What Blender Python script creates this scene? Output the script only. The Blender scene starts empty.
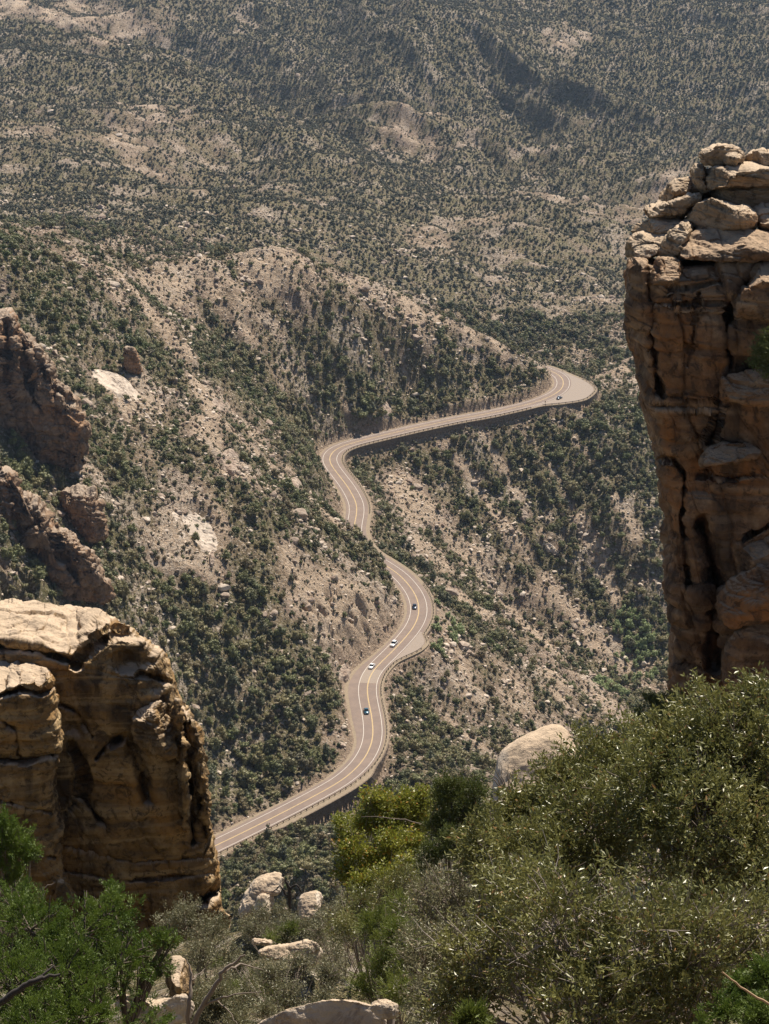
import bpy, math, random
import numpy as np
from math import radians, sin, cos, tan, atan, pi, exp

# ------------------------------------------------------------------ camera, light, exposure
W, H, F = 769.0, 1024.0, 2290.0
PITCH = radians(20.5)
SP, CP = sin(PITCH), cos(PITCH)
sc = bpy.context.scene
cam_d = bpy.data.cameras.new('camera'); cam = bpy.data.objects.new('camera', cam_d)
sc.collection.objects.link(cam); sc.camera = cam
cam_d.sensor_fit = 'VERTICAL'; cam_d.sensor_height = 24.0; cam_d.lens = 24.0 * F / H
cam_d.clip_start = 0.5; cam_d.clip_end = 30000
cam.rotation_euler = (pi / 2 - PITCH, 0, 0)
SUN_EL, SUN_AZ = radians(53), radians(24)      # azimuth measured from +Y (ahead) towards +X
world = bpy.data.worlds.new('World'); sc.world = world; world.use_nodes = True
wn = world.node_tree.nodes; wl = world.node_tree.links
sky = wn.new('ShaderNodeTexSky'); sky.sky_type = 'NISHITA'; sky.sun_disc = False
sky.sun_elevation = SUN_EL; sky.sun_rotation = SUN_AZ; sky.altitude = 1800
sky.air_density = 1.0; sky.dust_density = 1.0
bg = wn['Background']; bg.inputs[1].default_value = 0.062
wl.new(sky.outputs[0], bg.inputs[0])
sun_d = bpy.data.lights.new('sun', 'SUN'); sun = bpy.data.objects.new('sun', sun_d)
sc.collection.objects.link(sun)
sun_d.energy = 5.0; sun_d.angle = radians(0.53); sun_d.color = (1.0, 0.905, 0.77)
sun.rotation_euler = (pi / 2 - SUN_EL, 0, pi - SUN_AZ)
sc.view_settings.view_transform = 'Standard'; sc.view_settings.look = 'None'
sc.view_settings.gamma = 1.0; sc.view_settings.use_curve_mapping = False
sc.view_settings.exposure = 0.62
sc.cycles.max_bounces = 6; sc.cycles.diffuse_bounces = 3; sc.cycles.glossy_bounces = 2
sc.cycles.transmission_bounces = 2; sc.cycles.volume_bounces = 0
sc.cycles.transparent_max_bounces = 8

# ------------------------------------------------------------------ projection helpers
def qof(py):                       # tan(depression) of an image row
    b = (512.0 - py) / F
    return (SP - b * CP) / (CP + b * SP)
def uof(px, py):
    return ((px - W / 2) / F) / (CP + (512.0 - py) / F * SP)
def P(px, py, D):                  # pixel + distance along +Y -> world point
    px = np.asarray(px, float); py = np.asarray(py, float); D = np.asarray(D, float)
    b = (512.0 - py) / F
    k = CP + b * SP
    return np.stack([(px - W / 2) / F / k * D, D + 0 * px, -(SP - b * CP) / k * D], -1)
def project(x, y, z):
    f = y * CP - z * SP; up = y * SP + z * CP
    return W / 2 + F * x / f, 512 - F * up / f

# ------------------------------------------------------------------ noise
def _h(ix, iy, iz, s):
    h = (ix * 374761393 + iy * 668265263 + iz * 2147483647 + s * 974711) & 0xffffffff
    h = ((h ^ (h >> 13)) * 1274126177) & 0xffffffff
    h = ((h ^ (h >> 16)) * 2246822519) & 0xffffffff
    return (h ^ (h >> 15)) & 0xffffffff
def noise3(p, s=0):
    p = np.asarray(p, np.float64)
    i = np.floor(p).astype(np.int64); f = p - i
    w = f * f * f * (f * (f * 6 - 15) + 10)
    out = 0
    for dx in (0, 1):
        for dy in (0, 1):
            for dz in (0, 1):
                h = _h(i[:, 0] + dx, i[:, 1] + dy, (i[:, 2] + dz) * 3 + 1, s)
                gx = (h & 1023) / 511.5 - 1; gy = ((h >> 10) & 1023) / 511.5 - 1; gz = ((h >> 20) & 1023) / 511.5 - 1
                v = gx * (f[:, 0] - dx) + gy * (f[:, 1] - dy) + gz * (f[:, 2] - dz)
                out = out + v * (w[:, 0] if dx else 1 - w[:, 0]) * (w[:, 1] if dy else 1 - w[:, 1]) * (w[:, 2] if dz else 1 - w[:, 2])
    return out * 1.3
def noise2(x, y, s=0):
    i = np.floor(x).astype(np.int64); j = np.floor(y).astype(np.int64)
    fx = x - i; fy = y - j
    wx = fx * fx * fx * (fx * (fx * 6 - 15) + 10); wy = fy * fy * fy * (fy * (fy * 6 - 15) + 10)
    out = 0
    for dx in (0, 1):
        for dy in (0, 1):
            h = _h(i + dx, j + dy, i * 0 + 7, s)
            gx = (h & 4095) / 2047.5 - 1; gy = ((h >> 12) & 4095) / 2047.5 - 1
            out = out + (gx * (fx - dx) + gy * (fy - dy)) * (wx if dx else 1 - wx) * (wy if dy else 1 - wy)
    return out * 1.4
def fbm3(p, octs=4, s=0, gain=.5, lac=2.03):
    o = 0; a = 1.0
    for k in range(octs):
        o = o + a * noise3(p * lac ** k + 17.3 * k, s + k); a *= gain
    return o
def fbm2(x, y, octs=4, s=0, gain=.5):
    o = 0; a = 1.0
    for k in range(octs):
        o = o + a * noise2(x * 2.03 ** k + 11.7 * k, y * 2.03 ** k - 5.1 * k, s + k); a *= gain
    return o
def ridged2(x, y, octs=4, s=0, gain=.5):
    o = 0; a = 1.0
    for k in range(octs):
        o = o + a * (1 - 2.2 * np.abs(noise2(x * 2.03 ** k + 11.7 * k, y * 2.03 ** k - 5.1 * k, s + k))); a *= gain
    return o
def sstep(x, a, b):
    t = np.clip((x - a) / (b - a), 0, 1); return t * t * (3 - 2 * t)

# ------------------------------------------------------------------ mesh / object helpers
COL = sc.collection
def mesh_np(name, V, faces, smooth=True, mats=(), mi=None):
    """V (n,3), faces list of (m,k) arrays"""
    V = np.asarray(V, np.float32)
    if not isinstance(faces, (list, tuple)): faces = [faces]
    faces = [np.asarray(f, np.int32) for f in faces if len(f)]
    me = bpy.data.meshes.new(name)
    me.vertices.add(len(V)); me.vertices.foreach_set('co', V.ravel())
    nl = sum(f.size for f in faces); nf = sum(len(f) for f in faces)
    me.loops.add(nl); me.loops.foreach_set('vertex_index', np.concatenate([f.ravel() for f in faces]))
    tot = np.concatenate([np.full(len(f), f.shape[1], np.int32) for f in faces])
    st = np.concatenate([[0], np.cumsum(tot)[:-1]]).astype(np.int32)
    me.polygons.add(nf); me.polygons.foreach_set('loop_start', st)
    try: me.polygons.foreach_set('loop_total', tot)
    except Exception: pass
    me.polygons.foreach_set('use_smooth', np.full(nf, bool(smooth)))
    for m in mats: me.materials.append(m)
    if mi is not None: me.polygons.foreach_set('material_index', np.asarray(mi, np.int32))
    me.update(); me.validate()
    return me
def attr(me, name, vals):
    a = me.attributes.new(name, 'FLOAT', 'POINT'); a.data.foreach_set('value', np.asarray(vals, np.float32))
def link(name, me, parent=None, loc=None):
    o = bpy.data.objects.new(name, me); COL.objects.link(o)
    if loc is not None: o.location = loc
    if parent is not None: o.parent = parent
    return o
def tag(o, label=None, cat=None, group=None, kind=None):
    if label: o['label'] = label
    if cat: o['category'] = cat
    if group: o['group'] = group
    if kind: o['kind'] = kind
    return o
def empty(name, loc):
    o = bpy.data.objects.new(name, None); COL.objects.link(o); o.location = loc; return o
def structure(name, me): return tag(link(name, me), kind='structure')
def grid_faces(nr, nc, closed=False):
    r = np.arange(nr - 1)[:, None]; c = np.arange(nc if closed else nc - 1)[None, :]
    c2 = (c + 1) % nc
    a = r * nc + c; b = r * nc + c2; d = (r + 1) * nc + c2; e = (r + 1) * nc + c
    return np.stack([a, b, d, e], -1).reshape(-1, 4)

# ------------------------------------------------------------------ material helpers
class NT:
    def __init__(s, name, rough=.9, spec=.25):
        s.m = bpy.data.materials.new(name); s.m.use_nodes = True
        s.n = s.m.node_tree.nodes; s.l = s.m.node_tree.links
        s.b = s.n['Principled BSDF']; s.b.inputs['Roughness'].default_value = rough
        s.b.inputs['Specular IOR Level'].default_value = spec
    def node(s, t, **kw):
        n = s.n.new(t)
        for k, v in kw.items(): setattr(n, k, v)
        return n
    def put(s, v, sock):
        if isinstance(v, bpy.types.NodeSocket): s.l.new(v, sock)
        elif isinstance(v, (tuple, list)): sock.default_value = tuple(v) + ((1,) if len(v) == 3 and len(sock.default_value) == 4 else ())
        else: sock.default_value = v
    def pos(s):
        if not hasattr(s, '_p'): s._p = s.node('ShaderNodeNewGeometry').outputs['Position']
        return s._p
    def objpos(s):
        return s.node('ShaderNodeTexCoord').outputs['Object']
    def mapped(s, vec, scale):
        m = s.node('ShaderNodeMapping'); s.l.new(vec, m.inputs[0]); m.inputs['Scale'].default_value = scale
        return m.outputs[0]
    def noise(s, scale, det=4, rough=.55, vec=None, dist=0):
        n = s.node('ShaderNodeTexNoise'); s.l.new(vec if vec is not None else s.pos(), n.inputs['Vector'])
        n.inputs['Scale'].default_value = scale; n.inputs['Detail'].default_value = det
        n.inputs['Roughness'].default_value = rough; n.inputs['Distortion'].default_value = dist
        return n.outputs[0]
    def voro(s, scale, vec=None, feat='F1', out='Distance'):
        n = s.node('ShaderNodeTexVoronoi', feature=feat); s.l.new(vec if vec is not None else s.pos(), n.inputs['Vector'])
        n.inputs['Scale'].default_value = scale
        return n.outputs[out]
    def ramp(s, fac, *stops):
        r = s.node('ShaderNodeValToRGB'); s.put(fac, r.inputs[0]); cr = r.color_ramp
        while len(cr.elements) < len(stops): cr.elements.new(.5)
        for e, (p, c) in zip(cr.elements, stops):
            e.position = p; e.color = (c, c, c, 1) if not isinstance(c, tuple) else (*c, 1)
        return r.outputs[0]
    def mix(s, fac, a, b, mode='MIX'):
        n = s.node('ShaderNodeMix', data_type='RGBA', blend_type=mode)
        s.put(fac, n.inputs[0]); s.put(a, n.inputs[6]); s.put(b, n.inputs[7]); return n.outputs[2]
    def math(s, op, a, b=0.0, clamp=False):
        n = s.node('ShaderNodeMath', operation=op, use_clamp=clamp); s.put(a, n.inputs[0]); s.put(b, n.inputs[1]); return n.outputs[0]
    def attr(s, name):
        return s.node('ShaderNodeAttribute', attribute_name=name).outputs['Fac']
    def color(s, c): s.put(c, s.b.inputs['Base Color']); return s
    def bump(s, h, strength=.5, dist=.1, prev=None):
        n = s.node('ShaderNodeBump'); s.put(h, n.inputs['Height'])
        n.inputs['Strength'].default_value = strength; n.inputs['Distance'].default_value = dist
        if prev is not None: s.l.new(prev, n.inputs['Normal'])
        s.l.new(n.outputs[0], s.b.inputs['Normal']); return n.outputs[0]
def plain(name, c, rough=.6, metal=0, spec=.4):
    t = NT(name, rough, spec); t.color(c); t.b.inputs['Metallic'].default_value = metal; return t.m
# ------------------------------------------------------------------ road centre line (world), from the near end to the far bend
ZR = -386.0
_rp = [(150, 876), (185, 860), (217, 845), (251, 828.5), (284.5, 811.6), (318, 794), (345, 778), (364, 759), (372.5, 739), (372, 718.6), (368.3, 700), (367.4, 685),
       (373, 671), (384, 659.5), (399.5, 644), (413.5, 627), (419, 612), (416.4, 597), (408, 584), (397, 573), (382, 563), (366, 553), (356, 540), (354, 528),
       (356.5, 514), (356, 503), (349, 489), (341, 478), (334, 469), (329.5, 461), (331, 454), (338, 448), (352, 443), (376, 437), (403, 430.6), (430, 424.6), (460, 418.5), (480, 415.2),
       (507.6, 409.2), (534.6, 402.5), (550, 396.5), (560, 390.5), (563.5, 384), (561, 376.5), (551, 371), (538, 367), (520, 364.5), (498, 363)]
_D = [-ZR / qof(p[1]) for p in _rp]
_c = np.array([P(p[0], p[1], d) for p, d in zip(_rp, _D)])
def catmull(c, step):
    out = []
    c = np.vstack([2 * c[0] - c[1], c, 2 * c[-1] - c[-2]])
    for i in range(1, len(c) - 2):
        p0, p1, p2, p3 = c[i - 1], c[i], c[i + 1], c[i + 2]
        n = max(2, int(np.linalg.norm(p2 - p1) / step))
        t = (np.arange(n) / n)[:, None]
        out.append(.5 * ((2 * p1) + (-p0 + p2) * t + (2 * p0 - 5 * p1 + 4 * p2 - p3) * t ** 2 + (-p0 + 3 * p1 - 3 * p2 + p3) * t ** 3))
    return np.vstack(out + [c[-2:-1]])
def resample(c, step):
    d = np.concatenate([[0], np.cumsum(np.linalg.norm(np.diff(c, axis=0), axis=1))])
    n = int(d[-1] / step); t = np.linspace(0, d[-1], n)
    return np.stack([np.interp(t, d, c[:, k]) for k in range(c.shape[1])], -1), t
def smooth1(a, n):
    k = np.hanning(2 * n + 3)[1:-1]; k /= k.sum()
    if a.ndim == 1: return np.convolve(np.pad(a, n, mode='edge'), k, 'valid')
    return np.stack([np.convolve(np.pad(a[:, j], n, mode='reflect', reflect_type='odd'), k, 'valid') for j in range(a.shape[1])], -1)
RC, RS = resample(catmull(_c, 1.0), 1.5)
RC = smooth1(RC, 7); RC[:, 2] = ZR
_t = np.gradient(RC[:, :2], axis=0); _t /= np.linalg.norm(_t, axis=1)[:, None]
RT = smooth1(_t, 4); RT /= np.linalg.norm(RT, axis=1)[:, None]
RN = np.stack([RT[:, 1], -RT[:, 0]], -1)            # to the right of travel = canyon side
RPX, RPY = project(RC[:, 0], RC[:, 1], RC[:, 2])
def s_at(px, py, lo=0, hi=None):
    d = (RPX - px) ** 2 + ((RPY - py) * 1.0) ** 2
    return RS[int(np.argmin(d))]
def bumpw(spx, epx, amp, ease=10):
    a, b = s_at(*spx), s_at(*epx)
    return amp * sstep(RS, a, a + ease) * (1 - sstep(RS, b - ease, b))
HW = 3.55
WR = HW + 1.0 + 0 * RS                               # asphalt half widths right / left
WL = HW + 1.5 + 0 * RS
_a, _b = s_at(381, 662), s_at(410, 632)
_x = np.clip((RS - _a) / (_b - _a), 0, 1); WR = WR + 5.2 * (sstep(_x, 0, .62) * (1 - sstep(_x, .70, 1.12)))
_a, _b = s_at(524, 405.5), s_at(555, 371)
_x = np.clip((RS - _a) / (_b - _a), 0, 1); WR = WR + 12.8 * (sstep(_x, .05, .42) * (1 - sstep(_x, .55, 1)))
_a, _b = s_at(366, 755), s_at(392, 651)
_x = np.clip((RS - _a) / (_b - _a), 0, 1); WL = WL + 2.6 * sstep(_x, 0, .35) * (1 - sstep(_x, .6, 1))
SHR = 1.3 + 0 * RS; SHL = .8 + .5 * np.sin(RS / 17) * np.sin(RS / 41)               # gravel verges
SHR = SHR + bumpw((250, 829), (360, 762), 1.6) + bumpw((418, 600), (415, 628), 2.0)
SHL = SHL + bumpw((405, 580), (385, 660), 2.2)
CUTS = bumpw((440, 422), (552, 371), 2.6, 12) + bumpw((300, 802), (345, 777), 1.2, 10) + bumpw((376, 437), (415, 428), 1.5, 10)
# wall height on the canyon side
WH = bumpw((247, 830), (374, 745), 5.5, 18) + bumpw((420, 618), (411, 633), 6.0, 5) + bumpw((333, 470), (462, 418), 2.7, 12) \
   + bumpw((456, 419), (538, 402), 2.8, 14) + bumpw((545, 398), (563, 384), 4.2, 8)

# ------------------------------------------------------------------ terrain control points  (px, py, D)  or  ('z', px, D, Z)
CT = []
def C_(*pts): CT.extend(pts)
for px in (-300, 384, 1070):
    C_(('z', px, 4, -3.0), ('z', px, 8, -5.8), ('z', px, 13, -9.3), ('z', px, 20, -13.9), ('z', px, 35, -23.6), ('z', px, 50, -32.8), ('z', px, 62, -39.6), ('z', px, 76, -47.6), ('z', px, 92, -57.5),
       ('z', px, 150, -110), ('z', px, 260, -230), ('z', px, 420, -395))
C_(('z', 0, 420, -350), ('z', -400, 420, -330), ('z', 384, 560, -432), ('z', 0, 560, -395), ('z', 769, 560, -470), ('z', 200, 600, -412), ('z', 769, 760, -495), ('z', 900, 900, -480))
# below the first road stretch
C_((250, 872, 672), (330, 860, 668), (400, 830, 690), (300, 900, 640), (430, 800, 730), (470, 780, 770), (395, 790, 738))
# left front slope
C_((230, 790, 742), (200, 740, 765), (200, 680, 792), (300, 740, 775), (330, 700, 800), (330, 640, 845), (380, 610, 880), (392, 590, 915), (300, 640, 830), (200, 600, 828), (280, 560, 868),
   (200, 500, 880), (300, 510, 930), (120, 620, 770), (60, 620, 735), (0, 620, 700), (-200, 700, 640), (100, 480, 850), (0, 480, 780), (-250, 480, 700))
# crest of the front ridge, and the hollow behind it
C_((399, 567, 930), (388, 557, 935), (376, 549, 940), (362, 541, 952), (349, 526, 975), (338, 508, 1000), (328, 485, 1020), (318, 462, 1040), (280, 432, 1058), (240, 400, 1060), (190, 345, 1075), (150, 300, 1085), (110, 268, 1090), (50, 262, 1050), (0, 250, 1000), (-300, 230, 950))
C_(('z', 320, 1120, -372), ('z', 270, 1120, -352), ('z', 220, 1130, -325))
C_((150, 420, 950), (60, 400, 900), (100, 350, 985), (0, 340, 900), (-250, 350, 820))
# spur that ends at the far bend
C_((210, 275, 1175), (270, 265, 1205), (330, 280, 1225), (400, 303, 1245), (440, 318, 1250), (480, 334, 1250), (515, 350, 1248), (543, 365, 1240))
C_((400, 400, 1190), (330, 400, 1150), (480, 385, 1215), (520, 382, 1218), (300, 350, 1165), (240, 320, 1150), (440, 350, 1215), (360, 330, 1195))
C_(('z', 270, 1380, -385), ('z', 400, 1430, -420), ('z', 500, 1420, -440), ('z', 100, 1300, -370), ('z', -100, 1300, -350), ('z', 560, 1400, -440))
# canyon below the far bend
C_((600, 420, 1195), (560, 440, 1180), (560, 500, 1140), (640, 440, 1190), (650, 540, 1120), (640, 640, 1065), (642, 690, 1040), (480, 440, 1178), (480, 500, 1135), (420, 460, 1140), (560, 580, 1095), (500, 560, 1095), (800, 500, 1180), (800, 650, 1090), (800, 400, 1290), (640, 385, 1290))
C_((380, 475, 1118), (410, 510, 1098), (440, 555, 1075), (480, 605, 1058), (540, 650, 1045), (600, 690, 1030))
C_((385, 520, 1048), (400, 550, 1020), (430, 575, 990), (450, 600, 985))
C_((445, 640, 915), (480, 660, 920), (450, 700, 858), (520, 700, 912), (580, 730, 925), (640, 740, 950), (450, 760, 800), (520, 760, 845), (600, 790, 860), (560, 670, 985), (420, 740, 815), (400, 770, 765), (700, 760, 930), (560, 850, 780), (700, 850, 850))
# beyond the bend: low desert hills, then the far range
C_((600, 350, 1500), (700, 350, 1480), (420, 285, 1640), (600, 310, 1660), (760, 320, 1600), (120, 245, 1540), (0, 243, 1500), (300, 250, 1720), (500, 270, 1800), (650, 275, 1850), (-300, 230, 1500), (1100, 300, 1650))
C_((0, 230, 1750), (60, 200, 1900), (150, 215, 1900), (250, 225, 1980), (400, 235, 2060), (560, 235, 2100), (700, 240, 2080))
C_((-40, 84, 2620), (30, 74, 2660), (90, 80, 2600), (150, 90, 2560), (220, 108, 2560), (270, 150, 2500), (340, 190, 2380), (420, 215, 2300))
C_((160, 102, 2420), (130, 150, 2250), (220, 160, 2260), (60, 140, 2300), (20, 180, 2120), (100, 190, 2050))
C_(('z', 30, 2900, -545), ('z', 120, 2860, -552), ('z', 240, 2800, -560), ('z', 320, 2680, -570))
C_((440, 155, 2520), (400, 170, 2460), (520, 190, 2500), (600, 120, 2850), (560, 140, 2780), (640, 180, 2560), (720, 180, 2560), ('z', 440, 2760, -575))
C_((0, 0, 3500), (60, 5, 3450), (200, 20, 3250), (150, 60, 3080), (300, 60, 3020), (380, 90, 2850), (470, 60, 3050), (560, 60, 3080), (560, 0, 3420), (400, 0, 3450), (700, 60, 3100), (769, 0, 3400), (700, 110, 2880), (250, 0, 3420), (-300, 20, 3300), (1100, 20, 3300), (250, 60, 3020))
C_(('z', 0, 4600, -420), ('z', 384, 4600, -400), ('z', 769, 4600, -380), ('z', 384, 6500, -150), ('z', -600, 6500, -150), ('z', 1400, 6500, -150), ('z', 384, 10000, -200), ('z', -1200, 4000, -350), ('z', 2000, 4000, -350), ('z', -1200, 1500, -250), ('z', 2000, 1500, -380))
_U, _V, _Q = [], [], []
for c in CT:
    if c[0] == 'z':
        _, px, D, Z = c; _Q.append(-Z / D); _U.append((px - W / 2) / F / (CP + 0)); _V.append(math.log(D))
    else:
        px, py, D = c; _Q.append(qof(py)); _U.append(uof(px, py)); _V.append(math.log(D))
for i in range(0, len(RC), 14):
    _Q.append(-ZR / RC[i, 1]); _U.append(RC[i, 0] / RC[i, 1]); _V.append(math.log(RC[i, 1]))
_U = np.array(_U); _V = np.array(_V); _Q = np.array(_Q)
KC = 0.012
def _phi(du, dv): return np.sqrt(du * du + dv * dv + KC * KC)
_n = len(_U); _A = np.zeros((_n + 3, _n + 3))
_A[:_n, :_n] = _phi(_U[:, None] - _U[None], _V[:, None] - _V[None]) + np.eye(_n) * -2e-3
_A[:_n, _n] = 1; _A[:_n, _n + 1] = _U; _A[:_n, _n + 2] = _V; _A[_n:, :_n] = _A[:_n, _n:].T
_wts = np.linalg.solve(_A, np.concatenate([_Q, [0, 0, 0]]))
def base_q(u, v):
    out = _wts[_n] + _wts[_n + 1] * u + _wts[_n + 2] * v
    for k in range(_n): out = out + _wts[k] * _phi(u - _U[k], v - _V[k])
    return out

# grid
_rows = np.concatenate([np.geomspace(4, 600, 190)[:-1], np.arange(600, 1330, 1.3), np.geomspace(1331, 4200, 520), np.geomspace(4260, 13000, 60)])
_cols = np.concatenate([np.linspace(-1.1, -.24, 18)[:-1], np.arange(-.24, .24, .00092), np.linspace(.241, 1.1, 18)])
NR, NC = len(_rows), len(_cols)
GU, GD = np.meshgrid(_cols, _rows); GX = GU * GD
def road_metric(x, y):
    """distance beyond the road bench, signed side and station for points (flat arrays)"""
    step = 3; c = RC[::step, :2]
    best = np.full(len(x), 1e9); idx = np.zeros(len(x), int)
    for k in range(len(c)):
        d = (x - c[k, 0]) ** 2 + (y - c[k, 1]) ** 2
        m = d < best; best[m] = d[m]; idx[m] = k * step
    bi = idx.copy(); 
    for o in (-2, -1, 1, 2):
        j = np.clip(idx + o, 0, len(RC) - 1); d = (x - RC[j, 0]) ** 2 + (y - RC[j, 1]) ** 2
        m = d < best; best[m] = d[m]; bi[m] = j[m]
    lat = (x - RC[bi, 0]) * RN[bi, 0] + (y - RC[bi, 1]) * RN[bi, 1]
    return np.sqrt(best), lat, bi
def terrain_z(x, y):
    x = np.asarray(x, float); y = np.asarray(y, float)
    z = -base_q(x / y, np.log(y)) * y
    # how far from the road
    near = (y > 560) & (y < 1480) & (np.abs(x) < 420)
    dist = np.full(x.shape, 1e3); lat = np.zeros(x.shape); bi = np.zeros(x.shape, int)
    d_, l_, b_ = road_metric(x[near], y[near]); dist[near] = d_; lat[near] = l_; bi[near] = b_
    rf = sstep(dist, 12, 75)
    mid = sstep(y, 500, 700); far = sstep(y, 1400, 2100)
    nr = 1 - sstep(y, 250, 600)
    z = z + mid * (1 - far) * rf * (5.5 * fbm2(x / 75, y / 75, 3, 3) + 5.5 * ridged2(x / 52 + .6 * noise2(x / 80, y / 80, 91), y / 70, 2, 21))
    z = z + mid * (1 - far) * (.35 + .65 * rf) * (2.1 * fbm2(x / 13, y / 13, 4, 9, .58))
    z = z + far * (30 * fbm2(x / 420, y / 420, 3, 31) + 40 * ridged2(x / 330 + .5 * noise2(x / 300, y / 300, 5), y / 480 + .45 * x / 330, 4, 41, .42) + 4 * fbm2(x / 60, y / 60, 3, 47))
    z = z + mid * far * 3.0 * fbm2(x / 22, y / 22, 3, 12)
    z = z + nr * np.clip(y / 60, 0.15, 1.5) * (1.1 * fbm2(x / 9, y / 9, 4, 51) + .25 * fbm2(x / 1.6, y / 1.6, 3, 55))
    for (mx, my, mD, mr) in ((262, 922, 70, 3.5), (310, 918, 68, 3.0), (317, 946, 50, 2.5), (290, 962, 46, 3.0), (160, 1020, 31, 2.2), (178, 1002, 34, 1.6), (330, 1050, 27, 2.2)):
        mp_ = P(mx, my, mD); dm = np.hypot(x - mp_[0], y - mp_[1])
        z = np.maximum(z, np.where(dm < 9, mp_[2] - .2 - .62 * dm, -1e4))
    # rocky steps
    st = fbm2(x / 34, y / 34, 2, 61)
    step = sstep(st, .12, .5) * mid * (1 - far) * (.3 + .7 * rf)
    hh = 3.2; zz = z / hh + .8 * fbm2(x / 9, y / 9, 2, 63); fr = zz - np.floor(zz)
    z = z + step * hh * (sstep(fr, .35, .65) - fr) * .75
    # road bench
    w = np.where(lat > 0, WR[bi] + SHR[bi], WL[bi] + SHL[bi])
    t = dist - w
    rgt = lat > 0
    z0 = z
    rough = 1 + .5 * noise2(x / 5, y / 5, 71)
    cs = 1.7 + CUTS[bi] * 1.5
    cut = ZR + np.maximum(0, t - .6) * cs * rough
    z0 = np.where((~rgt) & (CUTS[bi] > .2), np.maximum(z0, ZR + CUTS[bi] * 2.1 * sstep(t, .5, 1.0 + CUTS[bi]) * (1 - sstep(t, 14, 30)) - 300 * (t > 30)), z0)
    fill = ZR - .25 - np.where(rgt, WH[bi] * sstep(t, .2, .9), 0) - np.maximum(0, t) * .85
    hi = np.where(rgt, np.where(WH[bi] > .5, fill + np.maximum(0, t) * .85 - 0.02 + np.maximum(0, t - 6) * .5, cut), cut)
    z = np.minimum(np.maximum(z0, fill), np.maximum(hi, fill))
    bench = ZR - .45
    k = sstep(t, -.8, .6)
    z = np.where(near & (dist < 70), bench * (1 - k) + z * k, z0)
    return z, dist, lat, t
_z, _dist, _lat, _tt = terrain_z(GX.ravel(), GD.ravel())
GZ = _z.reshape(NR, NC); GT = _tt.reshape(NR, NC)
GQ = -GZ / GD
CUM = np.minimum.accumulate(GQ, axis=0)              # what is in sight from the ledge: q below everything nearer
def _ij(x, y):
    u = x / y
    return np.clip(np.searchsorted(_rows, y), 1, NR - 1), np.clip(np.searchsorted(_cols, u), 1, NC - 1)
def ground(x, y):
    x = np.atleast_1d(np.asarray(x, float)); y = np.atleast_1d(np.asarray(y, float))
    i, j = _ij(x, y); a = np.clip((y - _rows[i - 1]) / (_rows[i] - _rows[i - 1]), 0, 1); b = np.clip((x / y - _cols[j - 1]) / (_cols[j] - _cols[j - 1]), 0, 1)
    return (GZ[i - 1, j - 1] * (1 - a) * (1 - b) + GZ[i, j - 1] * a * (1 - b) + GZ[i - 1, j] * (1 - a) * b + GZ[i, j] * a * b)
def seen(x, y, z, slack=0.0):
    i, j = _ij(x, y); return -z / y <= CUM[np.maximum(i - 2, 0), j] + slack
def hit(px, py, dmin=150.0):
    """first terrain point on the ray through a pixel"""
    q = float(qof(py)); u = float(uof(px, py)); j = int(np.clip(np.searchsorted(_cols, u), 1, NC - 1))
    col = np.where(_rows > dmin, GQ[:, j], 9); i = int(np.argmax(col <= q)); 
    D = _rows[i]; return np.array([u * D, D, GZ[i, j]])
for i in range(0, len(RC), 12):
    x, y, z = RC[i]; gi, gj = _ij(x, y)
    c = CUM[:, gj]; occ = -(z + .3) / y - c[max(gi - 8, 0)]
    if occ > 0:
        k = int(np.argmin(GQ[:gi - 8, gj])); print('road hidden at px %.0f %.0f by D=%.0f (road D=%.0f) dq px=%.1f' % (RPX[i], RPY[i], _rows[k], y, occ * F))
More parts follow.
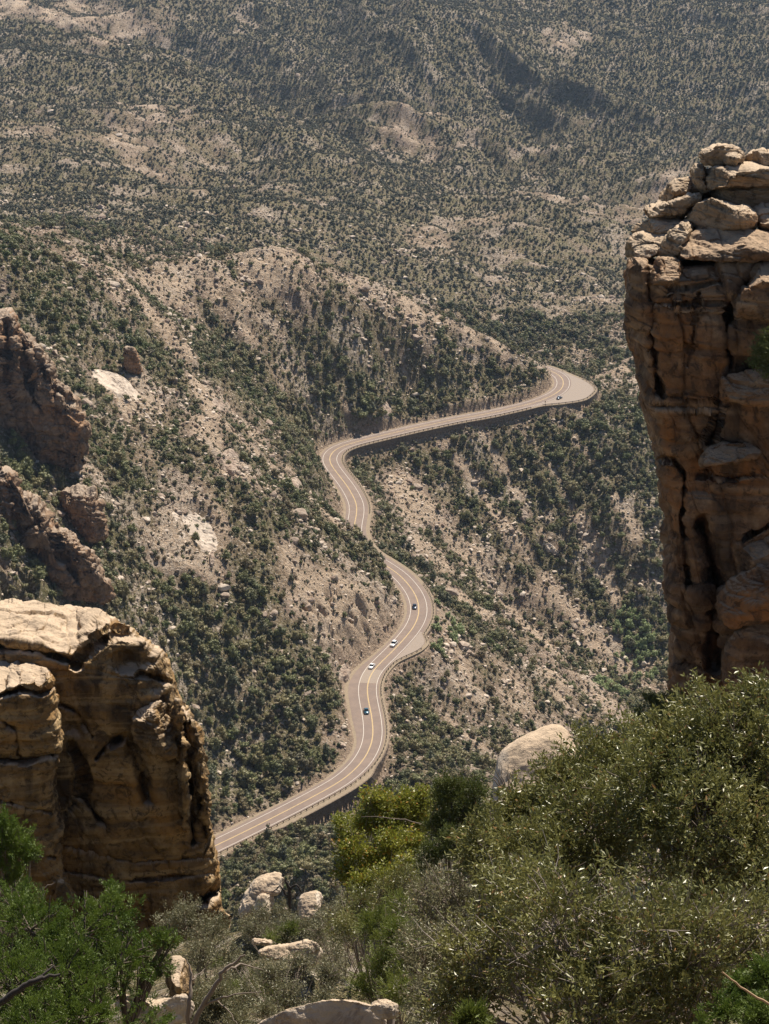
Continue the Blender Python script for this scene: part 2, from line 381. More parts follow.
# ------------------------------------------------------------------ ground sheet
# vegetation cover field (0..1) used by the ground colour and by the planting; sandy and rocky clearings are real places on the slopes
CLEAR = [(210, 284, 40, 1.1), (185, 292, 30, 1.), (232, 288, 34, 1.), (262, 273, 36, 1.1), (290, 274, 30, 1.), (320, 282, 24, .9), (350, 290, 22, .9), (380, 298, 20, .8), (410, 308, 18, .8), (440, 320, 16, .8), (470, 334, 14, .8), (500, 350, 14, .8), (110, 262, 14, .6), (112, 385, 20, .9), (140, 410, 22, .9), (150, 290, 16, .8), (160, 330, 14, .9), (185, 350, 14, .9), (210, 400, 14, .9), (205, 430, 18, .8),
         (245, 425, 20, 1.), (262, 445, 18, 1.), (285, 470, 16, .9), (232, 470, 24, .9), (200, 520, 26, .9), (180, 545, 20, .8), (210, 555, 16, .8), (330, 500, 14, .6), (320, 600, 26, .7), (345, 625, 22, .9), (365, 640, 20, .9), (370, 610, 18, .8), (340, 590, 18, .6),
         (335, 740, 10, .8), (353, 730, 9, .9), (300, 575, 16, .6), (270, 620, 10, .5), (20, 290, 20, .5), (118, 300, 12, .9), (130, 325, 10, .8),
         (90, 470, 14, .5), (150, 460, 18, .5), (405, 490, 20, .8), (420, 520, 22, .8), (440, 560, 22, .8), (470, 600, 22, .8), (500, 640, 20, .7), (540, 670, 22, .7), (430, 610, 16, .6), (480, 560, 16, .6), (505, 580, 14, .6), (540, 520, 14, .6), (560, 600, 14, .6), (600, 640, 14, .6),
         (440, 640, 18, .5), (480, 690, 30, .6), (530, 720, 30, .7), (560, 690, 24, .6), (600, 700, 20, .6), (400, 700, 12, .5), (650, 670, 9, 1.), (655, 690, 9, 1.), (600, 350, 60, .5), (610, 375, 50, .6), (560, 300, 60, .5), (500, 290, 60, .5), (420, 290, 60, .6), (380, 285, 50, .6), (300, 262, 60, .5), (120, 245, 90, .7), (200, 250, 90, .7), (60, 243, 90, .5),
         (330, 280, 30, .7), (350, 300, 26, .5), (430, 330, 22, .5), (480, 350, 16, .5), (500, 365, 16, .5),
         (160, 105, 60, .8), (140, 150, 70, .8), (120, 165, 70, .7), (200, 175, 80, .6), (270, 200, 80, .6), (310, 200, 70, .6), (440, 155, 60, .7), (480, 165, 60, .5), (600, 115, 50, .9), (575, 130, 50, .9), (550, 60, 40, .9), (560, 45, 40, .8), (60, 20, 80, .8), (20, 5, 80, .8), (100, 60, 60, .6), (230, 200, 60, .5), (570, 75, 40, .8), (620, 205, 70, .7), (400, 130, 50, .5), (460, 95, 50, .5), (450, 240, 80, .5), (580, 250, 90, .4), (330, 235, 90, .5)]
DENSE = [(60, 290, 60, 1.2), (100, 300, 40, 1.2), (150, 330, 24, 1.), (175, 372, 26, 1.2), (205, 410, 22, 1.), (240, 400, 24, .8), (265, 430, 16, .7), (300, 470, 18, .8), (130, 330, 34, .8), (40, 260, 50, .6), (190, 380, 34, 1.), (215, 405, 20, .6), (120, 430, 24, .5), (250, 540, 34, .7), (300, 530, 34, .7), (340, 555, 24, .8), (375, 575, 20, .8), (100, 260, 40, .6), (140, 340, 40, .7), (150, 660, 60, .7), (230, 700, 70, .9), (300, 720, 40, .9), (280, 770, 40, 1.), (330, 750, 20, .8), (230, 620, 50, .6), (180, 600, 40, .5), (120, 600, 40, .6),
         (330, 350, 60, .9), (290, 320, 50, .9), (360, 370, 50, .9), (380, 340, 60, .7), (300, 400, 40, .6), (330, 420, 24, .8), (430, 370, 40, .7), (250, 350, 40, .5), (270, 310, 40, .5), (550, 420, 30, .7), (520, 450, 36, .4), (470, 460, 40, .6), (600, 480, 40, .3), (455, 480, 24, .6), (430, 700, 14, .6), (415, 640, 12, .5), (300, 880, 60, 1.), (250, 880, 60, .9), (360, 850, 60, .9), (400, 800, 40, .8), (450, 750, 30, .6),
         (60, 90, 90, .9), (120, 110, 60, .6), (10, 100, 80, .7), (230, 120, 90, .9), (200, 100, 60, .8), (330, 130, 90, .7), (450, 30, 140, .8), (340, 20, 120, .6), (650, 150, 120, .7), (700, 60, 160, .7), (380, 210, 90, .6), (60, 190, 90, .5), (520, 230, 90, .5), (500, 110, 90, .7), (620, 20, 120, .7), (440, 190, 70, .5)]
def line(pts, r, a, step=9):
    out = []
    for (x1, y1), (x2, y2) in zip(pts[:-1], pts[1:]):
        n_ = max(1, int(math.hypot(x2 - x1, y2 - y1) / step)); out += [(x1 + (x2 - x1) * k / n_, y1 + (y2 - y1) * k / n_, r, a) for k in range(n_)]
    return out
CLEAR += line([(112, 268), (140, 296), (165, 335), (190, 372), (205, 405), (240, 440), (275, 470), (310, 500), (345, 532)], 7.5, 1.1) + line([(440, 440), (480, 490), (530, 560), (580, 620), (640, 680)], 6, .8) + line([(400, 470), (440, 530), (500, 600), (560, 660)], 6, .75) \
    + line([(520, 425), (560, 480), (590, 540), (620, 610)], 5, .95) + line([(480, 430), (520, 500), (560, 560)], 5, .9) + line([(560, 425), (600, 470), (640, 540)], 5, .9) + line([(440, 640), (500, 690), (560, 740)], 4, .65) + line([(420, 690), (460, 730), (520, 780)], 4, .6) + line([(300, 300), (330, 340), (340, 390), (350, 425)], 4, .7) + line([(380, 310), (400, 350), (410, 400)], 4, .6) + line([(440, 330), (470, 370), (480, 400)], 4, .6) + line([(230, 300), (255, 350), (290, 400)], 4.5, .6)
DENSE += line([(10, 268), (60, 274), (100, 288), (130, 312), (160, 350), (190, 392), (220, 425), (260, 455), (310, 495)], 11, 1.3) + line([(200, 300), (230, 345), (265, 395), (305, 435)], 10, .8) + line([(460, 440), (510, 500), (560, 570), (610, 640)], 6, .7) + line([(540, 420), (580, 480), (610, 550)], 6, .8) + line([(420, 455), (460, 515), (510, 575)], 7, .7)
DENSE += line([(0, 84), (60, 82), (130, 94), (210, 112), (260, 145), (330, 185), (400, 225)], 40, .9, 22) + line([(60, 95), (85, 130), (105, 180)], 34, .8, 20) + line([(350, 215), (450, 192), (560, 182), (650, 165)], 45, .8, 25) + line([(240, 60), (330, 80), (420, 110)], 50, .8, 25) + line([(560, 100), (640, 70), (740, 50)], 50, .7, 25)
CLEAR += line([(125, 130), (165, 106), (205, 125), (240, 160)], 36, .9, 18) + line([(370, 150), (430, 150), (490, 165)], 34, .6, 18) + line([(545, 138), (600, 115), (650, 132)], 26, .9, 14) + line([(300, 195), (350, 220), (330, 235)], 34, .5, 18) + line([(70, 60), (130, 30), (200, 15)], 36, .8, 20) + line([(560, 30), (570, 75), (575, 90)], 16, .9, 12) + line([(0, 130), (30, 150), (50, 175)], 30, .6, 16)
DENSE += [(250, 225, 120, .9), (330, 245, 80, .8), (390, 262, 70, .7), (440, 275, 60, .7), (500, 300, 60, .6), (550, 330, 50, .7), (150, 215, 100, .8), (60, 215, 100, .8), (30, 170, 90, .6), (300, 130, 90, .6), (100, 190, 80, .6), (230, 190, 70, .5)]
print('script: terrain placed')
def blobs(x, y, L):
    out = np.zeros(x.shape)
    for px, py, r, a in L:
        h = hit(px, py); 
        rx = r * (.78 if h[1] < 1320 else 1.0); d2 = ((x - h[0]) / rx) ** 2 + ((y - h[1]) / (rx * 1.5)) ** 2
        m = d2 < 6
        out[m] = np.maximum(out[m], a * np.exp(-d2[m] * 1.2))
    return out
def rocky_at(x, y):
    return sstep(fbm2(x / 34, y / 34, 2, 61) + .35 * fbm2(x / 7, y / 7, 2, 67), .16, .42)
def cover_at(x, y, t):
    c = 1.04 + .50 * fbm2(x / 55, y / 75, 3, 81) + .4 * fbm2(x / 14, y / 14, 2, 85)
    far = sstep(y, 1500, 2400)
    c = c + far * .55 * fbm2(x / 160 + .4 * noise2(x / 90, y / 90, 3), y / 260, 3, 87)
    c = c - .30 * (ridged2(x / 52 + .6 * noise2(x / 80, y / 80, 91), y / 70, 2, 21) - .35) * (1 - far) - .22 * (ridged2(x / 250 + .5 * noise2(x / 300, y / 300, 5), y / 480 + .45 * x / 330, 3, 41, .42) - .5) * far * 2.2
    c = c + .12 * sstep(y, 2050, 2350)
    wob = 1 + .8 * fbm2(x / 18, y / 18, 2, 89)
    c = c - (1.25 - .72 * sstep(y, 1400, 1600)) * blobs(x, y, CLEAR) * wob + (.42 + .5 * far) * blobs(x, y, DENSE) * wob
    c = c - .35 * rocky_at(x, y)
    c = np.where(t < 1.5, 0, c)
    return np.clip(c, 0, 1)
xs, ys = GX.ravel(), GD.ravel()
COV = cover_at(xs, ys, _tt).reshape(NR, NC)
def at_grid(G, x, y):
    i, j = _ij(x, y); return G[i, j]
me = mesh_np('ground', np.stack([xs, ys, _z], -1), grid_faces(NR, NC)[:, ::-1])
attr(me, 'cover', COV.ravel()); attr(me, 'rocky', rocky_at(xs, ys)); attr(me, 'roadside', np.clip(_tt, 0, 12))
def ground_material():
    t = NT('dry slope ground', .95, .12)
    n1 = t.noise(.35, 6, .68); n2 = t.noise(.045, 4, .6); n3 = t.noise(1.6, 4, .65); n4 = t.noise(.9, 5, .7, dist=.4)
    tan = t.ramp(n1, (.30, (.13, .095, .062)), (.5, (.27, .195, .125)), (.72, (.47, .36, .245)))
    pink = t.ramp(n3, (.3, (.15, .11, .082)), (.7, (.43, .31, .24)))
    sand = t.ramp(n1, (.3, (.43, .31, .21)), (.7, (.70, .55, .40)))
    c = t.mix(t.ramp(n2, (.42, 0.0), (.6, 1.0)), tan, pink)
    c = t.mix(t.ramp(t.attr('cover'), (.02, .95), (.38, 0.0)), c, sand)
    grass = t.ramp(n1, (.3, (.08, .08, .032)), (.7, (.20, .18, .080)))
    gf = t.math('MULTIPLY', t.ramp(t.attr('cover'), (.30, 0.0), (.80, .9)), t.ramp(t.noise(.12, 4, .7), (.34, .35), (.55, 1.0)), True)
    c = t.mix(gf, c, grass)
    rk = t.ramp(n4, (.54, 0.0), (.60, .8)); c = t.mix(rk, c, t.mix(n3, (.38, .31, .25), (.66, .58, .48)))
    dk = t.ramp(n4, (.36, .75), (.44, 0.0)); c = t.mix(dk, c, (.12, .09, .065))
    rko = t.mix(t.ramp(t.voro(.22, feat='DISTANCE_TO_EDGE'), (.02, 0.0), (.06, 1.0)), (.13, .095, .07), t.mix(n3, (.40, .32, .25), (.62, .53, .43)))
    c = t.mix(t.math('MULTIPLY', t.attr('rocky'), t.ramp(t.noise(.5, 4, .6), (.42, 0.0), (.52, .85))), c, rko)
    cut = t.ramp(t.math('DIVIDE', t.attr('roadside'), 12.0), (.05, .75), (.7, 0.0))
    c = t.mix(cut, c, t.ramp(n3, (.35, (.20, .13, .095)), (.6, (.46, .35, .25))))
    t.color(c)
    t.bump(t.math('ADD', t.math('MULTIPLY', n1, 1.6), t.math('MULTIPLY', n4, 1.1)), 1.0, 1.8)
    return t.m
me.materials.append(ground_material()); structure('ground', me)

# ------------------------------------------------------------------ road ribbons
def ribbon(name, l, r, zoff, mat, a=0, b=None, crown=0.0, skirt=0.0, kind='structure'):
    b = len(RC) if b is None else b
    l = np.broadcast_to(l, RS.shape)[a:b]; r = np.broadcast_to(r, RS.shape)[a:b]; c = RC[a:b]; n = RN[a:b]
    fr = np.linspace(0, 1, 5); rows = []
    for f in fr:
        o = l * (1 - f) + r * f
        rows.append(np.stack([c[:, 0] + n[:, 0] * o, c[:, 1] + n[:, 1] * o, c[:, 2] + zoff + 0 * o], -1))
    if skirt:
        rows = [rows[0] - [0, 0, skirt]] + rows + [rows[-1] - [0, 0, skirt]]
    V = np.stack(rows, 1).reshape(-1, 3)
    me = mesh_np(name, V, grid_faces(len(c), len(rows)), smooth=False, mats=[mat])
    o = link(name, me)
    if kind: o['kind'] = kind
    return o
t = NT('sunbleached asphalt', .85, .3)
n = t.noise(.25, 4, .6); n2 = t.noise(3.0, 3, .6)
c = t.mix(n2, (.165, .122, .102), (.225, .172, .142)); c = t.mix(t.ramp(n, (.4, 0.0), (.65, .5)), c, (.26, .195, .155)); t.color(c); t.bump(t.noise(30, 2), .2, .02); M_asph = t.m
t = NT('patched asphalt', .85, .3); t.color(t.mix(t.noise(1.2, 4), (.24, .195, .16), (.32, .26, .21))); M_patch = t.m
t = NT('worn wheel track asphalt', .8, .3); t.color(t.mix(t.noise(.8, 4), (.165, .13, .118), (.20, .16, .145))); M_track = t.m
t = NT('gravel verge', .95, .1); t.color(t.mix(t.noise(1.1, 5, .7), (.14, .11, .078), (.40, .32, .23))); t.bump(t.noise(3, 4), .6, .2); M_verge = t.m
t = NT('white road paint', .7, .3); t.color(t.mix(t.ramp(t.noise(1.5, 4), (.45, 0.0), (.75, .45)), (.60, .56, .50), (.34, .28, .24))); M_white = t.m
t = NT('yellow road paint', .7, .3); t.color(t.mix(t.ramp(t.noise(1.5, 4), (.45, 0.0), (.75, .35)), (.62, .45, .20), (.36, .28, .18))); M_yel = t.m
ribbon('road_shoulder', -(WL + SHL + .5), WR + SHR + .5, -.02, M_verge, skirt=1.2)
ribbon('road', -WL, WR, .02, M_asph)
for o in (-2.6, -1.1, 1.1, 2.6): pass
i0, i1 = [int(np.argmin(abs(RS - s_at(*p)))) for p in ((367.4, 683), (375, 668))]
ribbon('road_patch', -HW, HW, .024, M_patch, i0, i1)
_pa, _pb = int(np.argmin(abs(RS - s_at(381, 662)))), int(np.argmin(abs(RS - s_at(411, 630))))
ribbon('pullout', HW + .5, np.maximum(WR - .3, HW + .52), .026, M_patch, _pa, _pb)
_pa, _pb = int(np.argmin(abs(RS - s_at(524, 405)))), int(np.argmin(abs(RS - s_at(555, 371))))
ribbon('pullout', HW + .9, np.maximum(WR - .3, HW + .92), .026, M_patch, _pa, _pb)
ribbon('road_markings', -HW - .10, -HW + .10, .032, M_white)
ribbon('road_markings', HW - .10, HW + .10, .032, M_white)
ribbon('centre_line', -.19, -.05, .032, M_yel)
ribbon('centre_line', .05, .19, .032, M_yel)
# ------------------------------------------------------------------ plants and stones of the slopes
def leaf_quads(c, n_dir, size, rng, aspect=1.0, updown=.5):
    """rhombic leaf faces at points c, roughly facing n_dir"""
    n = len(c)
    a = n_dir + rng.normal(0, updown, (n, 3)); a /= np.linalg.norm(a, axis=1)[:, None] + 1e-9
    r = rng.normal(0, 1, (n, 3)); t = np.cross(a, r); t /= np.linalg.norm(t, axis=1)[:, None] + 1e-9
    b = np.cross(a, t); s = (size * rng.uniform(.6, 1.3, n))[:, None]
    V = np.stack([c - t * s, c + b * s * aspect * .5 , c + t * s, c - b * s * aspect * .5], 1).reshape(-1, 3)
    Fc = np.arange(n * 4).reshape(n, 4)
    return V, Fc
def join_parts(parts):
    V = []; Q = {}; off = 0; mi = {}
    for (v, f, m) in parts:
        v = np.asarray(v); f = np.asarray(f); k = f.shape[1]
        V.append(v); Q.setdefault(k, []).append(f + off); mi.setdefault(k, []).append(np.full(len(f), m)); off += len(v)
    ks = sorted(Q)
    return np.vstack(V), [np.vstack(Q[k]) for k in ks], np.concatenate([np.concatenate(mi[k]) for k in ks])
def tube(pts, rad, k=5):
    pts = np.asarray(pts, float); rad = np.broadcast_to(np.asarray(rad, float), (len(pts),))
    t = np.gradient(pts, axis=0); t /= np.linalg.norm(t, axis=1)[:, None] + 1e-9
    ref = np.array([.31, .17, .93]) if abs(t[0, 2]) < .8 else np.array([.93, .2, .1])
    s = np.cross(t, ref); s /= np.linalg.norm(s, axis=1)[:, None] + 1e-9; b = np.cross(t, s)
    an = np.arange(k) / k * 2 * pi
    V = pts[:, None] + rad[:, None, None] * (np.cos(an)[None, :, None] * s[:, None] + np.sin(an)[None, :, None] * b[:, None])
    return V.reshape(-1, 3), grid_faces(len(pts), k, True)
def ico(sub):
    import bmesh
    bm = bmesh.new(); bmesh.ops.create_icosphere(bm, subdivisions=sub, radius=1.0)
    V = np.array([v.co[:] for v in bm.verts]); Fc = np.array([[v.index for v in f.verts] for f in bm.faces]); bm.free(); return V, Fc
ICO1, ICO2, ICO3 = ico(1), ico(2), ico(3)

def leafmat(name, c1, c2, c3=None, rough=.55, spec=.35, trans=.25, nscale=.6, inst=True, dry=None):
    t = NT(name, rough, spec)
    rnd = t.node('ShaderNodeObjectInfo').outputs['Random'] if inst else t.noise(nscale * .3, 2)
    c = t.mix(t.ramp(t.noise(nscale, 3, .6), (.35, 0.0), (.65, 1.0)), c1, c2)
    if c3 is not None:
        c = t.mix(t.ramp(rnd, (.45, 0.0), (.80, .9)), c, c3)
        c = t.mix(t.ramp(t.math('FRACT', t.math('MULTIPLY', rnd, 7.31)), (.84, 0.0), (.90, .7)), c, (.20, .145, .085))
        c = t.mix(t.ramp(t.math('FRACT', t.math('MULTIPLY', rnd, 3.77)), (.0, .55), (.35, 0.0)), c, (.05, .062, .038))
    if dry is not None: c = t.mix(t.ramp(t.node('ShaderNodeNewGeometry').outputs['Random Per Island'], (dry[0], 0.0), (min(dry[0] + .02, 1), 1.0)), c, dry[1])
    t.color(c)
    tr = t.node('ShaderNodeBsdfTranslucent'); t.put(c, tr.inputs[0]); mx = t.node('ShaderNodeMixShader'); mx.inputs[0].default_value = trans
    t.l.new(t.b.outputs[0], mx.inputs[1]); t.l.new(tr.outputs[0], mx.inputs[2])
    out = [x for x in t.n if x.type == 'OUTPUT_MATERIAL'][0]; t.l.new(mx.outputs[0], out.inputs[0])
    return t.m
M_bark = plain('grey bark', (.13, .10, .08), .9)
M_oak = leafmat('evergreen oak leaves', (.145, .158, .062), (.210, .212, .088), (.26, .225, .11), trans=.12)
M_jun = leafmat('juniper foliage', (.105, .115, .062), (.155, .160, .085), (.19, .18, .10), trans=.15)
M_low = leafmat('low scrub foliage', (.14, .135, .075), (.19, .17, .10), (.24, .19, .12), trans=.12)
M_green = leafmat('fresh green scrub foliage', (.105, .130, .042), (.15, .17, .058), (.19, .18, .075), trans=.15)
M_creek = leafmat('pale cottonwood foliage', (.26, .31, .13), (.33, .38, .18), trans=.2)
M_dot = leafmat('far scrub foliage', (.075, .082, .045), (.108, .110, .062), (.14, .128, .080), trans=.1)

def bush_mesh(name, mat, seed, n=330, lobes=9, tall=1.0, leaf=.10, cone=False, trunk=.35):
    rng = np.random.default_rng(seed); parts = []
    V, Fc = ICO1
    cen = []; rad = []
    for k in range(lobes):
        a = rng.uniform(0, 2 * pi); h = rng.uniform(0.15, 1.0)
        rr = (.62 * (1 - h * .85) if cone else .62 * math.sqrt(max(0, 1 - (h * .8) ** 2))) * rng.uniform(.5, 1.1)
        cen.append((rr * cos(a), rr * sin(a), trunk + h * tall * 1.15)); rad.append(rng.uniform(.26, .46) * (1 - .35 * h if cone else 1))
    cen.append((0, 0, trunk + .45 * tall)); rad.append(.55); cen = np.array(cen); rad = np.array(rad)
    k = rng.choice(len(cen), n, p=rad ** 2 / (rad ** 2).sum()); d = rng.normal(0, 1, (n, 3)); d[:, 2] += .25; d /= np.linalg.norm(d, axis=1)[:, None]
    c = cen[k] + d * (rad[k] * rng.uniform(.72, 1.12, n))[:, None]; c[:, 2] = np.maximum(c[:, 2], .02)
    v, f = leaf_quads(c, d, leaf, rng, 1.1, .55); parts.append((v, f, 0))
    for cc, r in zip(cen, rad):
        v = V * (r * .72) * rng.uniform(.85, 1.1, (len(V), 1)) + cc; v[:, 2] = np.maximum(v[:, 2], .0); parts.append((v, Fc, 0))
    for j in range(3):
        a = rng.uniform(0, 2 * pi); v, f = tube([(0, 0, -.3), (.05 * cos(a), .05 * sin(a), trunk * .6), (.3 * cos(a), .3 * sin(a), trunk + .5 * tall)], [.07, .05, .03], 4); parts.append((v, f, 1))
    Va, Fa, mi = join_parts(parts)
    return mesh_np(name, Va, Fa, smooth=False, mats=[mat, M_bark], mi=mi)
def stone_mesh(name, mat, seed, sub=ICO2, flat=.7, sharp=9):
    rng = np.random.default_rng(seed); V, Fc = sub; V = V.copy()
    for k in range(sharp):
        n = rng.normal(0, 1, 3); n /= np.linalg.norm(n); d = rng.uniform(.45, .85); s = V @ n
        V = V - np.maximum(0, s - d)[:, None] * n
    V *= np.array([rng.uniform(.9, 1.3), rng.uniform(.7, 1.1), flat * rng.uniform(.7, 1.2)])
    V *= 1 + .10 * fbm3(V * 2.2 + seed * 3.1, 3, seed)[:, None]
    return mesh_np(name, V, Fc, smooth=False, mats=[mat])
def rockmat(name, a, b, c, dark, scale=1.0, bumpd=.12):
    t = NT(name, .92, .15)
    n = t.noise(.9 * scale, 6, .65); n2 = t.noise(.22 * scale, 3)
    col = t.ramp(n, (.3, a), (.5, b), (.72, c))
    col = t.mix(t.ramp(n2, (.45, 0.0), (.65, .75)), col, dark)
    t.color(col); t.bump(t.noise(3.5 * scale, 5, .7), .7, bumpd); return t.m
M_stone = rockmat('weathered granite', (.20, .15, .115), (.38, .30, .235), (.56, .48, .39), (.24, .17, .13))
M_pale = rockmat('pale bare granite', (.38, .31, .25), (.56, .47, .38), (.70, .62, .53), (.42, .34, .27))

VAR = {
 'oak': [bush_mesh('oak_shape', M_oak, 100 + k) for k in range(6)],
 'jun': [bush_mesh('juniper_shape', M_jun, 200 + k, cone=True, tall=1.35, n=300) for k in range(3)],
 'low': [bush_mesh('scrub_shape', M_low, 300 + k, n=170, lobes=5, tall=.55, leaf=.16, trunk=.05) for k in range(4)],
 'green': [bush_mesh('green_shape', M_green, 350 + k, n=220, lobes=6, tall=.7, leaf=.12, trunk=.08) for k in range(3)],
 'creek': [bush_mesh('creek_shape', M_creek, 380 + k, n=300, lobes=9, tall=1.0, leaf=.11) for k in range(2)],
 'dot': [bush_mesh('far_shape', M_dot, 400 + k, n=70, lobes=4, leaf=.2, tall=.9, trunk=.15) for k in range(5)],
 'rock': [stone_mesh('stone_shape', M_stone, 500 + k) for k in range(4)] + [stone_mesh('stone_shape', M_pale, 520 + k, flat=.55) for k in range(6)],
}
def instancer(name, x, y, z, scl, rotz, idx, meshes, zs=None):
    col = bpy.data.collections.new(name + '_shapes')
    for k, me in enumerate(meshes):
        o = bpy.data.objects.new('%s_%02d' % (name, k), me); col.objects.link(o)
    me = bpy.data.meshes.new(name); me.vertices.add(len(x)); me.vertices.foreach_set('co', np.stack([x, y, z], -1).astype(np.float32).ravel())
    attr(me, 'scl', scl); attr(me, 'rotz', rotz)
    a = me.attributes.new('idx', 'INT', 'POINT'); a.data.foreach_set('value', np.asarray(idx, np.int32))
    o = link(name, me)
    g = bpy.data.node_groups.new(name, 'GeometryNodeTree')
    g.interface.new_socket('Geometry', in_out='INPUT', socket_type='NodeSocketGeometry'); g.interface.new_socket('Geometry', in_out='OUTPUT', socket_type='NodeSocketGeometry')
    N = g.nodes; L = g.links; gi = N.new('NodeGroupInput'); go = N.new('NodeGroupOutput')
    ci = N.new('GeometryNodeCollectionInfo'); ci.inputs['Collection'].default_value = col; ci.inputs['Separate Children'].default_value = True; ci.inputs['Reset Children'].default_value = True
    ip = N.new('GeometryNodeInstanceOnPoints'); ip.inputs['Pick Instance'].default_value = True
    def na(n, ty='FLOAT'):
        q = N.new('GeometryNodeInputNamedAttribute'); q.data_type = ty; q.inputs['Name'].default_value = n; return q.outputs['Attribute']
    cx = N.new('ShaderNodeCombineXYZ'); L.new(na('rotz'), cx.inputs['Z'])
    mp = N.new('GeometryNodeMeshToPoints'); L.new(gi.outputs[0], mp.inputs[0])
    L.new(mp.outputs[0], ip.inputs['Points']); L.new(ci.outputs[0], ip.inputs['Instance']); L.new(na('idx', 'INT'), ip.inputs['Instance Index'])
    L.new(cx.outputs[0], ip.inputs['Rotation']); L.new(na('scl'), ip.inputs['Scale']); L.new(ip.outputs[0], go.inputs[0])
    md = o.modifiers.new('scatter', 'NODES'); md.node_group = g
    return o
rng = np.random.default_rng(7)
def jgrid(x0, x1, y0, y1, cell):
    nx, ny = int((x1 - x0) / cell), int((y1 - y0) / cell)
    gx, gy = np.meshgrid(np.arange(nx), np.arange(ny))
    x = x0 + (gx.ravel() + rng.uniform(0, 1, nx * ny)) * cell; y = y0 + (gy.ravel() + rng.uniform(0, 1, nx * ny)) * cell
    m = np.abs(x / y) < .225
    return x[m], y[m]
def slope_at(x, y):
    e = 3.0; return np.hypot(ground(x + e, y) - ground(x - e, y), ground(x, y + e) - ground(x, y - e)) / (2 * e)
def gtt(x, y): return at_grid(GT, x, y)
BLOCK = []                                              # big rocks that hide what stands behind them: pixel polygons, filled later
def inpoly(px, py, poly):
    c = np.zeros(px.shape, bool); n = len(poly)
    for i in range(n):
        (x1, y1), (x2, y2) = poly[i], poly[i - 1]
        m = ((y1 > py) != (y2 > py)) & (px < (x2 - x1) * (py - y1) / (y2 - y1 + 1e-9) + x1); c ^= m
    return c
FGMASK = [[(-50, 600), (80, 603), (140, 630), (175, 680), (205, 740), (220, 850), (225, 930), (240, 880), (340, 890), (340, 820), (400, 785), (470, 775), (560, 730), (600, 700), (700, 660), (800, 660), (800, 1100), (-50, 1100)],
          [(626, 240), (700, 140), (800, 140), (800, 700), (664, 700), (655, 480), (628, 320)], [(-50, 320), (20, 320), (80, 400), (80, 460), (-50, 470)], [(-50, 480), (60, 490), (110, 600), (-50, 620)]]
def clear_view(x, y, z):
    px, py = project(x, y, z); ok = (px > 6) & (px < 763) & (py > 4) & (py < 1000)
    for p in FGMASK: ok &= ~inpoly(px, py, p)
    return ok
MARKS = [(364, 710, 'the lone blue car'), (371, 665, 'the low white car'), (392, 643, 'the tall white car'), (411, 606, 'the dark blue car'), (560, 385, 'the far bend'), (331, 458, 'the inner bend'), (356, 510, 'the short straight after the inner bend'),
         (133, 360, 'the lone rock pinnacle'), (125, 392, 'the pale bedrock slab'), (45, 390, 'the tall finned crag'), (60, 550, 'the broad crag'), (195, 532, 'the bare bedrock patch'), (230, 462, 'the blocky outcrop'), (297, 495, 'the upright pale outcrop'),
         (300, 800, 'the nearest stretch of road'), (373, 745, 'the road bend by the long wall'), (425, 640, 'the small pullout'), (430, 428, 'the dark wall of the upper road'), (510, 410, 'the wall before the far bend'), (255, 275, 'the sandy crest'), (400, 310, 'the ridge above the upper road'),
         (640, 670, 'the creek bed'), (524, 515, 'the light outcrop of the canyon wall'), (600, 480, 'the canyon edge beside the tall cliff'), (535, 740, 'the domed boulder'), (200, 640, 'the giant boulder'), (10, 270, 'the skyline of the left slope'), (480, 620, 'the middle of the canyon gully')]
def where(x, y, z, marks=None):
    px, py = project(x, y, z); marks = marks or MARKS
    m = min(marks, key=lambda q: (q[0] - px) ** 2 + (q[1] - py) ** 2); dx, dy = px - m[0], py - m[1]
    d = math.hypot(dx, dy); near = 'close ' if d < 22 else ('well ' if d > 55 else '')
    side = ('right of' if dx > 0 else 'left of') if abs(dx) > abs(dy) else ('below' if dy > 0 else 'above')
    return near + side + ' ' + m[2]
# shrubs and trees, 620 m to 1500 m
x, y = jgrid(-360, 360, 560, 1560, 2.5)
cov = at_grid(COV, x, y); tt = gtt(x, y); n = len(x)
clump = fbm2(x / 8, y / 8, 3, 301)
keep = (rng.uniform(0, 1, n) < .05 + .80 * cov + .45 * clump) & (tt > 1.6)
x, y, cov, tt = x[keep], y[keep], cov[keep], tt[keep]; n = len(x)
big = np.clip(rng.gamma(3.2, .31, n), .4, 2.3)
r = (.8 + .85 * cov) * big
r = np.where(tt < 4, np.minimum(r, 1.1), r)
kn = fbm2(x / 40, y / 40, 2, 311) + rng.normal(0, .35, n)
hx = np.array([hit(*p) for p in ((632, 640), (640, 655), (625, 668), (640, 672), (610, 690), (430, 640), (445, 625))])
dcreek = np.min(np.hypot(x[:, None] - hx[None, :, 0], (y[:, None] - hx[None, :, 1]) * .6), axis=1)
upleft = (x / y < -.05) & (y > 860) & (y < 1120)
pick = rng.uniform(0, 1, n)
small = (r < 1.35)
kind = np.where(small & (pick < .65), 2, np.where(kn > .45, 1, 0))
kind = np.where((pick < np.where(upleft, .72, .16)) & (cov > .3), 3, kind)
kind = np.where((dcreek < 9) & (pick < .8), 4, kind)
r = np.where(kind == 2, np.minimum(r, 1.5), r); r = np.where(kind == 3, r * .85, r); r = np.where(kind == 4, np.maximum(r, 1.9), r)
names = ['oak', 'jun', 'low', 'green', 'creek']; base = np.cumsum([0] + [len(VAR[k]) for k in names]); 
idx = base[kind] + (rng.uniform(0, 1, n) * np.array([len(VAR[names[k]]) for k in range(5)])[kind]).astype(int)
z = ground(x, y) - .15 * r
vis = seen(x, y, z + 2.2 * r, .02)
x, y, z, r, idx, kind, cov = [a[vis] for a in (x, y, z, r, idx, kind, cov)]; n = len(x)
